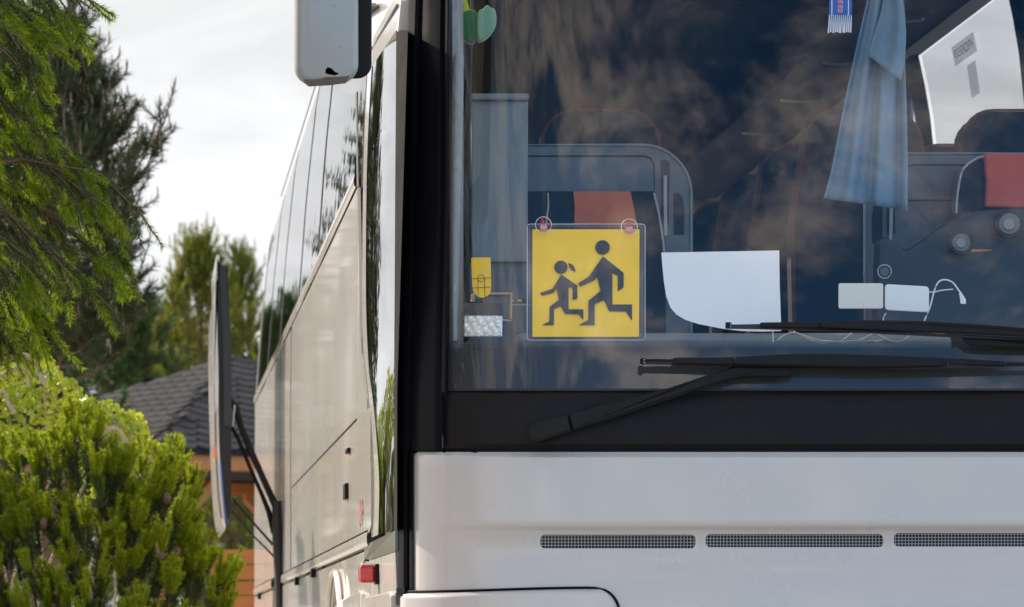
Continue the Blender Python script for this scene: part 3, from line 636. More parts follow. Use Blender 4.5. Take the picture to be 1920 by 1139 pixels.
# ------------------------------------------------------------------ coach: wipers
def wpart(name, pts, off, thick, parent, mat='wiper', bev=0.003): return fpoly(name, pts, off, thick, mat, parent, bev)
OFF = -0.040
arm1 = wpart('wiper', [(1066, 777), (1120, 764), (1250, 729), (1320, 706), (1378, 686), (1500, 686), (1488, 702), (1470, 707), (1390, 707), (1340, 720), (1250, 752), (1150, 785), (1074, 808)], OFF, 0.022, bus, bev=0.005)
wpart('arm_cap', sp2([(1064, 777), (1040, 782), (1005, 792), (992, 798), (988, 808), (990, 820), (998, 827), (1008, 828), (1040, 819), (1072, 809)], 3), OFF - 0.003, 0.05, arm1, bev=0.006)
wpart('blade', [(1378, 669), (1450, 665), (1560, 664), (1650, 666), (1778, 672), (1778, 684), (1764, 687), (1640, 690), (1500, 687), (1378, 684)], OFF - 0.02, 0.03, arm1, bev=0.004)
wpart('blade_section', [(1262, 671), (1377, 670), (1377, 684), (1262, 682)], OFF - 0.014, 0.022, arm1)
wpart('blade_section', [(1779, 672), (1885, 678), (1885, 686), (1779, 685)], OFF - 0.014, 0.022, arm1)
wpart('blade_section', [(1886, 679), (1940, 680.5), (1940, 685), (1886, 685)], OFF - 0.012, 0.012, arm1)
wpart('blade_rubber', [(1206, 675), (1262, 674), (1420, 683), (1700, 688), (1890, 684), (1930, 683), (1930, 687), (1700, 693), (1420, 689), (1206, 683)], OFF - 0.006, 0.012, arm1, 'rubber', bev=0)
wpart('blade_spine', [(1208, 673.5), (1262, 674), (1262, 677), (1208, 676.5)], OFF - 0.012, 0.006, arm1, 'wiper', 0)
wpart('blade_clip', rrect(1200, 671.5, 1210, 683.5, 2, 2), OFF - 0.016, 0.018, arm1, 'wiper', 0.001)
arm2 = wpart('wiper', [(1798, 630), (1815, 628), (1960, 637), (2140, 652), (2330, 720), (2500, 790), (2490, 815), (2320, 745), (2120, 670), (1960, 655), (1835, 651), (1818, 648)], OFF, 0.022, bus, bev=0.005)
wpart('arm_cap', [(2480, 780), (2570, 800), (2580, 820), (2560, 835), (2470, 812)], OFF - 0.003, 0.05, arm2, bev=0.006)
wpart('blade', [(1538, 602.5), (1620, 600.5), (1720, 602), (1830, 608), (1930, 616), (2040, 626), (2040, 640), (1930, 632), (1830, 627), (1700, 622), (1538, 615)], OFF - 0.02, 0.03, arm2, bev=0.004)
wpart('blade_section', [(1425, 605), (1537, 603.5), (1537, 616), (1425, 614)], OFF - 0.014, 0.022, arm2)
wpart('blade_rubber', [(1366, 609), (1425, 608), (1560, 614), (1760, 626), (1930, 634), (2040, 640), (2040, 645), (1930, 639), (1760, 632), (1560, 622), (1425, 618), (1366, 617)], OFF - 0.006, 0.012, arm2, 'rubber', bev=0)
wpart('blade_clip', rrect(1360, 604.5, 1372, 617, 2, 2), OFF - 0.016, 0.018, arm2, 'wiper', 0.001)
for a_, (x, y) in ((arm1, (1208, 675)), (arm1, (1208, 680)), (arm2, (1370, 608)), (arm2, (1370, 613))):
    fpoly('clip_pin', circ(x, y, 1.1, 8), OFF - 0.0185, 0.003, 'steel', a_)

# ------------------------------------------------------------------ coach: inside
rows = [[PF(p, y, o) for p, o in ((842, 0.05), (848, 0.04), (858, 0.05), (866, 0.07), (869, 0.12))] for y in range(660, -200, -60)]
grid('pillar_trim', rows, 'greyl', bus)
tube('grab_handle', [PF(x, y, 0.035) for x, y in ((861, 101), (860, 108), (858, 200), (856, 320), (854, 450), (853, 560), (853, 640))], [0.008, 0.0125, 0.0125, 0.012, 0.010, 0.008, 0.006], 'handle', bus, n=12)
tube('pillar_hose', [W(x, y, 9.85) for x, y in sp2([(874, 150), (872, 190), (868, 270), (867, 350), (870, 420), (873, 480)], 4)], 0.006, 'rubber', bus)
box('dashboard', (0.80, 9.80, 1.30), (2.96, 10.30, 1.515), 'dgrey', bus, bev=0.02)
box('dashboard_hump', (0.92, 10.0, 1.516), (2.0, 10.28, 1.57), 'greyl', bus, bev=0.02)
wpoly('stair_partition', [(884, 189), (990, 189), (990, 492), (884, 492)], 10.55, 0.03, 'greyl', bus, bev=0.004)
wpoly('dark_gap_strip', [(862, -60), (890, -60), (884, 200), (880, 400), (882, 640), (862, 640)], 10.3, 0.06, 'rubber', bus, bev=0.01)  # near-black strip put in for the dark gap beside the partition
wpoly('partition_rail', [(884, 175), (992, 175), (992, 188), (884, 188)], 10.53, 0.06, 'greyl', bus, bev=0.006)
wpoly('lower_partition', [(866, 494), (1000, 494), (1000, 720), (866, 720)], 10.57, 0.03, 'grey', bus)
st = wpoly('step_edge', [(864, 561), (996, 560), (996, 566), (864, 567)], 10.50, 0.02, 'cardd', bus)
for x in (866, 878, 905, 930, 955, 970): wpoly('edge_mark', [(x, 561.5), (x + 8, 561.5), (x + 8, 566), (x, 566)], 10.498, 0.002, 'yellow2', st)
wpoly('step_trim', [(930, 571), (996, 571), (996, 573), (930, 573)], 10.5, 0.01, 'pipeg', bus)
# guard panels: a rounded frame with a recessed field, one ahead of each front seat
def guard(flip, Y, x0, x1, yt, rad, yb, mat):
    def T(p): return [((x0 + x1 - x) if flip else x, y) for x, y in p]
    outer = [(x0, yb), (x0, yt)] + [(x1 - rad + rad * math.sin(R(a)), yt + rad - rad * math.cos(R(a))) for a in range(0, 91, 9)] + [(x1, yb)]
    g_ = wpoly('seat_guard', T(outer), Y, 0.03, mat, bus, bev=0.006)
    tube('guard_highlight', [W(x, y, Y - 0.001) for x, y in T(outer)], 0.004, 'greyl', g_, n=6)  # lighter tube paints a highlight along the guard border
    f0 = [(x0 + 2, yt + 21), (x1 - 88, yt + 21), (x1 - 76, yt + 25), (x1 - 70, yt + 36), (x1 - 69, yt + 88), (x0 + 2, yt + 88)]
    q = [W(x, y, Y - 0.002) for x, y in T(f0)]; tube('field_groove', q, 0.0022, 'rubber', g_, n=5, closed=True)
    wpoly('grip_recess', T([(x1 - 56, yt + 30), (x1 - 50, yt + 28), (x1 - 42, yt + 30), (x1 - 40, yt + 40), (x1 - 42, yt + 150), (x1 - 56, yt + 150)]), Y - 0.004, 0.003, 'dgrey', g_)
    tube('grip_rod', [W(x, y, Y - 0.014) for x, y in T([(x1 - 49, yt + 58), (x1 - 49, yt + 100), (x1 - 48, yt + 170)])], 0.005, 'pipeg', g_)
    wpoly('hand_slot', T([(x1 - 33, yt + 92), (x1 - 24, yt + 90), (x1 - 16, yt + 100), (x1 - 13, yt + 122), (x1 - 14, yt + 168), (x1 - 32, yt + 168)]), Y - 0.004, 0.003, 'seat', g_)
    return g_
g1 = guard(False, 10.75, 985, 1296, 272, 92, 720, 'grey')
g2 = guard(True, 10.70, 1622, 1990, 288, 72, 720, 'grey')
# opening in the first guard: dark seat with an orange cover shows in it
wpoly('guard_opening', [(986, 360), (1226, 360), (1238, 420), (1248, 560), (1250, 700), (986, 700)], 10.742, 0.003, 'seat', g1)
wpoly('seat_cover', [(1075, 359), (1182, 359), (1194, 418), (1195, 470), (1074, 470), (1078, 390)], 10.735, 0.004, 'orange', g1)
tube('cover_piping', [W(x, y, 10.735) for x, y in sp2([(1226, 362), (1236, 405), (1245, 470), (1250, 560)], 4)], 0.003, 'pipeg', g1)
tube('cover_piping', [W(x, y, 10.735) for x, y in sp2([(1027, 362), (1028, 385), (1024, 420), (1020, 470)], 4)], 0.0025, 'pipeg', g1)
ds = wpoly('driver_seat', sp2([(1800, 700), (1797, 420), (1796, 370), (1806, 320), (1836, 296), (1880, 290), (2000, 290)], 4) + [(2040, 330), (2050, 700)], 10.55, 0.10, 'seat', bus, bev=0.02)
wpoly('headrest_cover', [(1847, 286), (1990, 290), (1990, 392), (1849, 388), (1851, 340)], 10.53, 0.14, 'red', ds, bev=0.006)
tube('seat_piping', [W(x, y, 10.545) for x, y in sp2([(1793, 400), (1796, 360), (1806, 318), (1832, 297), (1850, 294)], 5)], 0.003, 'pipeg', ds)
# passenger seats
SW = 0.44
def seat_pts(w, h, r):
    return [(-w / 2, 0), (-w / 2, h * 0.55)] + [(-w / 2 + 0.04 + r - r * math.cos(R(a)), h - r + r * math.sin(R(a))) for a in range(0, 91, 15)] + [(w / 2 - 0.04 - r + r * math.sin(R(a)), h - r + r * math.cos(R(a))) for a in range(0, 91, 15)] + [(w / 2, h * 0.55), (w / 2, 0)]
first = {}
def seat(x, y, z, top):
    if not first:
        pts = seat_pts(SW, 0.78, 0.10); o3 = Vector((0, 0, 0))
        def mk(name, V, Fc, mat):
            me = bpy.data.meshes.new(name); me.from_pydata(V, [], Fc); me.materials.append(M[mat])
            bm = bmesh.new(); bm.from_mesh(me); bmesh.ops.recalc_face_normals(bm, faces=bm.faces); bm.to_mesh(me); bm.free(); return me
        n = len(pts); V = [(a, -0.05 + 0.12 * b, b) for a, b in pts] + [(a, 0.06 + 0.12 * b, b) for a, b in pts]
        Fc = [list(range(n)), list(range(2 * n - 1, n - 1, -1))] + [[i, (i + 1) % n, n + (i + 1) % n, n + i] for i in range(n)]
        first['back'] = mk('backrest', V, Fc, 'seat')
        V = []; Fc = []
        q = [(a, -0.052 + 0.12 * b, b) for a, b in pts]
        for i, p in enumerate(q): V += [(p[0] - 0.006, p[1], p[2]), (p[0] + 0.006, p[1] - 0.004, p[2]), (p[0], p[1], p[2] + 0.008)]
        for i in range(n - 1):
            for k in range(3): Fc.append([i * 3 + k, i * 3 + (k + 1) % 3, (i + 1) * 3 + (k + 1) % 3, (i + 1) * 3 + k])
        first['pipe'] = mk('piping', V, Fc, 'piping')
        c = [(-.21, -.45, -.06), (.21, -.45, -.06), (.21, .02, -.06), (-.21, .02, -.06), (-.21, -.47, .06), (.21, -.47, .06), (.21, 0, .05), (-.21, 0, .05)]
        first['cush'] = mk('cushion', c, [[0, 1, 2, 3], [4, 5, 6, 7], [0, 1, 5, 4], [1, 2, 6, 5], [2, 3, 7, 6], [3, 0, 4, 7]], 'seat')
        c = [(-.11, -.062 + .12 * .60, .58), (.11, -.062 + .12 * .60, .58), (.12, -.062 + .12 * .78, .785), (-.12, -.062 + .12 * .78, .785), (-.11, .01 + .07, .58), (.11, .01 + .07, .58), (.12, .17, .79), (-.12, .17, .79)]
        first['cov'] = mk('headrest_cover', c, [[0, 1, 2, 3], [4, 5, 6, 7], [0, 1, 5, 4], [1, 2, 6, 5], [2, 3, 7, 6], [3, 0, 4, 7]], 'rust')
    z0 = top - 0.78
    s = link('passenger_seat', first['back'], (x, y, z0), bus)
    link('piping', first['pipe'], (x, y, z0), s); link('cushion', first['cush'], (x, y, z0 - 0.02), s)
    if x == 0.92 and y < 12.5: link('headrest_cover', first['cov'], (x, y, z0), s)
for r_ in range(5):
    y = 12.35 + 0.86 * r_
    for x in (0.92, 1.40, 2.20, 2.68): seat(x, y, 1.35, 2.43)
for x, y in ((2.60, 11.72),): pass
# dash details on the driver's side
db = wpoly('dash_binnacle', [(1640, 700), (1648, 445), (1668, 445), (1700, 470), (1770, 420), (1810, 395), (1990, 385), (2020, 700)], 10.2, 0.08, 'dgrey', bus, bev=0.015)
def vent(cx, cy_, r0, Y, deg=360, start=0):
    m_ = wpoly('dash_vent', circ(cx, cy_, r0, 32), Y, 0.02, 'rubber', bus, bev=0.002)
    wpoly('vent_dial', circ(cx, cy_, r0 * 0.74, 32), Y - 0.008, 0.008, 'grey', m_, bev=0.002); wpoly('vent_knob', circ(cx - 1, cy_ + 1, r0 * 0.4, 24), Y - 0.014, 0.006, 'greyl', m_, bev=0.002)
vent(1803, 455, 23, 10.16); vent(1893, 420, 27, 10.16)
tube('button_ring', [W(x, y, 10.12) for x, y in circ(1658.5, 509.5, 12.6, 28)], 0.0016, 'pipeg', bus, closed=True)
wpoly('button', circ(1658.5, 509.5, 8, 20), 10.13, 0.01, 'grey', bus)
wpoly('warning_pointer', [(1822, 468), (1832, 468.2), (1858, 468.6), (1862, 469.5), (1832, 472), (1822, 473)], 10.14, 0.006, 'orange', bus)
# curtain and exit sticker by the far window
rows = [[Vector((3.02 + 0.018 * math.sin(k * 1.9) - 0.05 * max(0, (z - 2.6)) * 0, 15.95 + 0.035 * k, z)) for k in range(14)] for z in (2.1, 2.4, 2.7, 3.0, 3.1)]
cu = grid('window_curtain', rows, 'curtain', bus, thick=0.004)
V, Fc = text_mesh('WYJSCIE BEZPIECZENSTWA', 1.0)
def far_in(Y, z, off=0.012): return mir(SP(Y, z, -off))
wv = max(v.x for v in V)
stk = mobj('exit_sticker', [far_in(14.98 - v.x / wv * 0.17, 3.045 - 0.045 + v.y * 0.045, 0.012) for v in V], Fc, 'ink', bus)
mobj('sticker_field', [far_in(15.18, 2.965, 0.010), far_in(14.78, 2.965, 0.010), far_in(14.78, 3.035, 0.010), far_in(15.18, 3.035, 0.010)], [[0, 1, 2, 3]], 'film', stk)
mobj('small_sticker', [far_in(14.99, 2.82, 0.010), far_in(14.84, 2.82, 0.010), far_in(14.84, 2.94, 0.010), far_in(14.99, 2.94, 0.010)], [[0, 1, 2, 3]], 'film', bus)

# ------------------------------------------------------------------ things behind the windshield
# school sign in its clear sleeve
def Z8(x, y): return (820 + x / 3.164, 380 + y / 3.164)
sg = thing('school_bus_sign', PF(1099, 636, 0.04), 'yellow square sign with two running children held by suction cups', 'sign')
SO = 0.030
fpoly('sleeve', rrect(988, 420, 1210, 638.5, 6), SO + 0.004, 0.003, 'sleeve', sg)
fpoly('plate', [(998.5, 430.5), (1199, 430.5), (1198, 632), (998.5, 632)], SO, 0.002, 'yellow', sg)
boy = [(983, 320), (1105, 418), (1105, 503), (1070, 527), (1070, 435), (1038, 417), (1038, 605), (1155, 605), (1155, 703), (1118, 648), (1020, 645), (988, 578), (933, 603), (933, 728), (838, 728), (895, 697), (897, 583), (968, 525), (947, 442), (930, 462), (848, 499), (836, 480), (898, 440)]
girl = [(735, 427), (830, 492), (830, 570), (802, 579), (802, 510), (778, 497), (778, 634), (866, 634), (866, 700), (838, 662), (757, 661), (734, 615), (691, 632), (691, 728), (621, 728), (664, 706), (666, 619), (721, 577), (706, 513), (690, 535), (621, 554), (609, 537), (683, 512)]
for nm, pg in (('tall_child_figure', boy), ('small_child_figure', girl), ('ponytail', [(777, 360), (795, 364), (812, 382), (821, 411), (797, 403), (783, 384)]), ('tall_child_head', circ(980, 267, 43)), ('small_child_head', [(x, y) for x, y in circ(733, 384, 39)])):
    fpoly(nm, [Z8(*p) for p in pg], SO - 0.0008, 0.0006, 'ink', sg)
for x, y in ((1019, 422), (1180, 426)):
    V = []; Fc = []; n = 24
    for rr_, dd in ((15, 0.004), (12, 0.012), (7, 0.020), (4, 0.024)):
        V += [PF(px, py, dd - 0.0) for px, py in circ(x, y, rr_, n)]
    for k in range(3):
        for i in range(n): Fc.append([k * n + i, k * n + (i + 1) % n, (k + 1) * n + (i + 1) % n, (k + 1) * n + i])
    c = mobj('suction_cup', V, Fc, 'clear', sg, smooth=True)
    tube('cup_rim_highlight', [PF(px, py, 0.004) for px, py in circ(x, y, 15, 28)], 0.0008, 'whitep', c, n=5, closed=True)  # white ring paints the bright highlight on the clear rim
    fpoly('cup_stud', circ(x + 0.5, y + 4, 6.5, 20), 0.018, 0.008, 'pink', c)
    fpoly('cup_tab', [(x - 4, y - 12), (x - 1, y - 12), (x + 3, y - 1), (x - 2, y)], 0.014, 0.003, 'redp', c)
for pts in (rrect(988.5, 420.5, 1209.5, 638, 6), rrect(993, 425, 1204, 634.5, 4)):
    tube('sleeve_glint', [PF(x, y, SO + 0.002) for x, y in pts], 0.0007, 'whitep' if pts[0][0] < 990 else 'clear', sg, n=5, closed=True)  # pale tubes paint light glints along the clear sleeve edges
o = fpoly('paper_sheet', [(1240, 474), (1300, 473), (1461, 470), (1462, 540), (1465, 621), (1430, 622.5), (1390, 621), (1350, 616), (1310, 608), (1285, 600), (1268, 590), (1257, 577), (1249, 555), (1245, 530), (1242, 500)], 0.05, 0.003, 'paper'); tag(o, 'blank white paper sheet with curved left edge behind the windshield', 'paper')
o = fpoly('yellow_tag', [(883.5, 485), (886, 483.5), (919, 483), (920, 485), (921, 540), (919, 550), (913, 556), (906, 558.5), (899, 558), (892, 553), (887, 545), (885.5, 530)], 0.03, 0.003, 'yellow2'); tag(o, 'small yellow tag with rounded bottom and line drawing, left windshield corner', 'tag')
cr = PF(902, 521, 0.0285); ring = [PF(x, y, 0.0285) for x, y in circ(902, 522, 6.5, 20)]
tube('printed_circle', ring, 0.0006, 'ink', o, n=4, closed=True)
for a, b in (((885, 523), (920, 521.5)), ((885, 540.5), (920.5, 538.5)), ((896, 524), (896.5, 555)), ((908.5, 524), (909, 557))):
    tube('printed_line', [PF(*a, 0.0285), PF(*b, 0.0285)], 0.0006, 'ink', o, n=4)
rc = thing('reflector_card', PF(906, 632, 0.03), 'crinkled silver pouch with dark header strip behind the windshield', 'pouch')
fpoly('header', [(869, 568.5), (942, 568), (942, 592), (869, 592.5)], 0.028, 0.004, 'cardd', rc)
rows = []
for k in range(15):
    rows.append([PF(870 + 72 * j / 22, 592.5 + 39 * k / 14, 0.030 + 0.0035 * math.sin(j * 1.25 + k * 0.7) * math.sin(k * 1.3) + 0.002 * rnd.random()) for j in range(23)])
grid('pouch', rows, 'foil', rc, thick=0.002)
pfm = thing('picture_frame', W(930, 600, 9.9), 'tiny tan photo frame standing behind the silver pouch', 'frame')
wpoly('mount', [(906, 553), (957, 553), (957, 596), (906, 600)], 9.905, 0.004, 'greyl', pfm)
for q in ([(902, 548.5), (961, 549), (957, 553), (905, 553)], [(961, 549), (960, 601), (955, 597), (956.5, 553)], [(884, 552), (890, 548), (890, 566), (884, 566)], [(940, 597), (960, 601), (958, 604), (936, 602)]):
    wpoly('frame_side', q, 9.895, 0.014, 'tan', pfm, bev=0.001)
o = tube('tan_strip', [W(x, y, 9.87) for x, y in sp2([(868, 596), (864, 604), (862, 622), (864, 652)], 4)], [0.004] * 8 + [0.0042] * 4 + [0.001], 'tan'); o.name = 'bent_card'; tag(o, 'thin curved tan strip at the left edge of the windshield', 'strip')  # thin bent tube in one plain tan
# two boxes with their cables
o = fpoly('charger_box', rrect(1572, 531.5, 1656, 579.5, 4), 0.06, 0.02, 'ivory', bev=0.003); tag(o, 'ivory rectangular box on the dashboard, left of its white twin', 'box', 'boxes on the dashboard')
o = fpoly('charger_box', [(x, y + 0.055 * (x - 1659)) for x, y in rrect(1659, 533, 1742, 582, 7)], 0.06, 0.02, 'whitep', bev=0.003); tag(o, 'white rounded box on the dashboard, right of the ivory one', 'box', 'boxes on the dashboard')
cb = thing('charging_cable', PF(1740, 606, 0.06), 'white looped charging cable with plug beside the white dashboard box', 'cable')
tube('lead', [PF(x, y, 0.06) for x, y in sp2([(1733, 602), (1744, 575), (1752, 545), (1760, 529), (1772, 525), (1786, 530), (1797, 544), (1806, 557), (1809, 566)], 5)], 0.0019, 'cable', cb)
tube('branch_lead', [PF(x, y, 0.062) for x, y in sp2([(1742, 548), (1752, 548), (1765, 545), (1778, 543.5), (1787, 543)], 4)], 0.0015, 'cable', cb)
fpoly('plug', [(1798, 550), (1803, 549), (1811, 562), (1811, 570.5), (1801, 570), (1800, 560)], 0.055, 0.008, 'cable', cb, bev=0.001)
cw = thing('cable_bundle', PF(1570, 642, 0.05), 'tangle of thin white wires hanging below the white paper', 'wires')
for k, pts in enumerate(([(1449, 622), (1449.5, 632), (1450, 645)], [(1457, 639), (1470, 629), (1490, 624), (1510, 630), (1540, 639), (1570, 641)], [(1487, 621), (1500, 628), (1525, 636), (1560, 640), (1590, 640), (1620, 637)], [(1495, 625), (1520, 638), (1545, 642), (1575, 640), (1597, 624)],
                          [(1580, 641), (1610, 638), (1632, 628), (1641, 625), (1655, 632), (1675, 641), (1690, 640), (1702, 632), (1709, 626)], [(1661, 588), (1657, 595), (1656, 601)], [(1520, 636), (1540, 644), (1560, 642), (1590, 643), (1630, 640), (1655, 638), (1640, 642)])):
    tube('wire', [PF(x, y, 0.05 + 0.002 * k) for x, y in sp2(pts, 5)], 0.0013, 'cable', cw)
# hanging shirt
sh = thing('hanging_shirt', W(1640, 385, 10.35), 'pale blue shirt hanging inside the windshield, driver side', 'shirt')
def cloth(name, L_, R_, Y, folds, amp, mat, parent, ph=0.0):
    rows = []; nn = 26
    for (lx, ly), (rx, ry) in zip(L_, R_):
        rows.append([W(lx + (rx - lx) * j / nn, ly + (ry - ly) * j / nn, Y + amp * math.sin(folds * j / nn * 6.283 + ph) + 0.4 * amp * math.sin(2.3 * folds * j / nn * 6.283 + ph * 2)) for j in range(nn + 1)])
    return grid(name, rows, mat, parent, thick=0.003, ang=180)
cloth('shirt_body', sp2([(1640, -60), (1612, 60), (1590, 160), (1570, 260), (1556, 330), (1544, 372)], 4), sp2([(1690, -60), (1699, 60), (1697, 110), (1700, 200), (1702, 300), (1702, 395)], 4), 10.35, 2.6, 0.02, 'shirt', sh)
cloth('sleeve', sp2([(1664, -50), (1652, 20), (1640, 60), (1627, 104)], 4), sp2([(1686, -50), (1696, 30), (1698, 100), (1690, 152)], 4), 10.29, 0.8, 0.018, 'shirt', sh, 1.0)
# pennant
pn = thing('pennant', W(1576, 62, 9.85), 'small blue mini scarf pennant with red letters and white fringe', 'pennant')
wpoly('cloth', [(1556, -60), (1598, -60), (1597.5, 30), (1555, 28)], 9.85, 0.003, 'pennant', pn)
for x in (1560, 1591): wpoly('stripe', [(x - 0.9, -60), (x + 0.9, -60), (x + 0.6, 29), (x - 1.0, 28.6)], 9.849, 0.001, 'thread', pn)
for ch, yy in (('E', 0.0), ('S', 17.5), ('L', -18)):
    for off_, bold, m_ in ((9.8485, 0.06, 'thread'), (9.8475, 0.015, 'letter')):
        V, Fc = text_mesh(ch, 1.0, 0.0, bold); s_ = 19.0
        mobj('letter', [W(1575.5 + v.x * s_, yy - v.y * s_ * 0.95, off_) for v in V], Fc, m_, pn)
for k in range(12):
    x = 1554.5 + 3.75 * k; tube('fringe', [W(x + 0.4, 28 + 0.1 * k, 9.848), W(x - 0.3, 45, 9.848), W(x - 0.6 + rnd.uniform(-1, 1), 62 + rnd.uniform(-1.5, 1.5), 9.85)], [0.0009, 0.0017, 0.002], 'thread', pn, n=5)
wpoly('fringe_backing', [(1555, 28), (1597.5, 30), (1597, 61), (1553.5, 60)], 9.853, 0.002, 'pennant', pn)
# plush toy
ty = thing('plush_toy', W(898, 76, 9.86), 'green plush toy with lime ribbon hanging in the upper left windshield corner', 'toy')
def blob(name, cx, cy_, rx, ry, Y, mat, lob=0.0, n=24, m=12):
    V = []; Fc = []
    for i in range(m + 1):
        ph = math.pi * i / m
        for j in range(n):
            th = 2 * math.pi * j / n; k = 1 + lob * math.sin(5 * th) * math.sin(ph)
            V.append(W(cx + rx * math.sin(ph) * math.cos(th) * k, cy_ + ry * math.cos(ph) * (1 + 0.12 * lob * 6 * math.sin(th * 3)), Y + 0.03 * math.sin(ph) * math.sin(th)))
    for i in range(m):
        for j in range(n): Fc.append([i * n + j, i * n + (j + 1) % n, (i + 1) * n + (j + 1) % n, (i + 1) * n + j])
    return mobj(name, V, Fc, mat, ty, smooth=True, ang=180)
wpoly('body', sp2([(862, 27), (878, 18), (892, 20), (899, 40), (897, 66), (890, 79), (876, 77), (863, 64), (861, 45), (862, 27)], 4)[:-1], 9.865, 0.05, 'toy', ty, bev=0.012)
wpoly('paw', sp2([(896, 24), (900, 18), (906, 17), (909, 13), (915, 10), (920, 14), (924, 15), (928, 18), (931, 30), (930, 48), (922, 63), (908, 74), (898, 74), (895, 50), (896, 24)], 4)[:-1], 9.85, 0.045, 'toyl', ty, bev=0.010)
wpoly('ribbon', [(866, -20), (872, -5), (876, 0), (880, 17), (862, 27), (860, 8), (864, 8)], 9.835, 0.004, 'lime', ty)
tube('loop', [W(885, 18, 9.87), W(886, -30, 9.87), W(884, -120, 9.9)], 0.004, 'rubber', ty)

# ------------------------------------------------------------------ garden pavilion
GY = 45.0; apex = W(440, 668, GY); RAD = 4.3; a0 = R(12.5); ez = CZ + 369 * (GY - 4.2) / F
pav = thing('garden_pavilion', (apex.x, GY, 0), 'wooden garden pavilion with dark hexagon shingle roof behind the coach', 'pavilion')
cor = [Vector((apex.x - RAD * math.sin(a0 + k * math.pi / 2), GY - RAD * math.cos(a0 + k * math.pi / 2), ez)) for k in range(4)]
V = [apex] + cor + [c - Vector((0, 0, 0.05)) for c in cor]
roof = mobj('roof', V, [[0, 1, 2], [0, 2, 3], [0, 3, 4], [0, 4, 1], [1, 5, 6, 2], [2, 6, 7, 3], [3, 7, 8, 4], [4, 8, 5, 1], [5, 8, 7, 6]], 'shingle', pav)
TW, RH = 0.26, 0.215
def tabmesh():
    w, h, t = TW * 0.485, RH * 1.25, 0.014
    q = [(-w, h), (-w, h * 0.30), (-w * 0.5, 0), (w * 0.5, 0), (w, h * 0.30), (w, h)]
    V = [(a, b, t if b < h * 0.5 else 0.004) for a, b in q] + [(a, b, -0.004) for a, b in q]; n = 6
    me = bpy.data.meshes.new('shingle'); me.from_pydata(V, [], [list(range(n)), list(range(2 * n - 1, n - 1, -1))] + [[i, (i + 1) % n, n + (i + 1) % n, n + i] for i in range(n)])
    bm = bmesh.new(); bm.from_mesh(me); bmesh.ops.recalc_face_normals(bm, faces=bm.faces); bm.to_mesh(me); bm.free(); return me
tms = []
for k in range(4):
    me = tabmesh(); c = 0.024 * (0.78 + 0.16 * k)
    mname = 'shingle_%d' % k; M[mname] = P(mname, (c, c * 0.95, c * 1.12), 0.85, spec=0.15, var=0.25, vscale=6, bump=0.3, bscale=150, bdist=0.003); me.materials.append(M[mname]); tms.append(me)
rest = []; count = 0
for fi in (0, 3, 1, 2):
    c0, c1 = (cor[fi], cor[(fi + 1) % 4])
    mid = (c0 + c1) / 2; u = (c1 - c0).normalized(); up = (apex - mid); SL = up.length; up.normalize(); nn = u.cross(up)
    if nn.z < 0: nn = -nn
    half = (c1 - c0).length / 2; rows_n = int(SL / RH)
    for r_ in range(rows_n + 1):
        s0 = r_ * RH - 0.03; hw = half * (1 - (s0 + 0.1) / SL)
        if hw < 0.05: continue
        nmax = int(hw / TW) + 1
        for j in range(-nmax, nmax + 1):
            xx = (j + 0.5 * (r_ % 2)) * TW
            if abs(xx) > hw - TW * 0.3: continue
            p = mid + u * xx + up * s0 + nn * 0.012
            px = CX + p.x * F / p.y; py = CY - (p.z - CZ) * F / p.y
            rot = Matrix((u if nn.dot(u.cross(up)) > 0 else -u, up, nn)).transposed()
            if fi in (0, 3) and -10 < px < 485 and count < 295:
                o = link('shingle', tms[rnd.randrange(4)], p, roof); o.rotation_euler = rot.to_euler(); count += 1
            else: rest.append((p, rot))
V = []; Fc = []; tb = [v.co.copy() for v in tms[1].vertices]; tf = [list(f.vertices) for f in tms[1].polygons]
for p, rot in rest:
    b = len(V); V += [p + rot @ v for v in tb]; Fc += [[b + i for i in f] for f in tf]
o = mobj('shingle_cover', V, Fc, 'shingle_1', roof); o['kind'] = 'stuff'
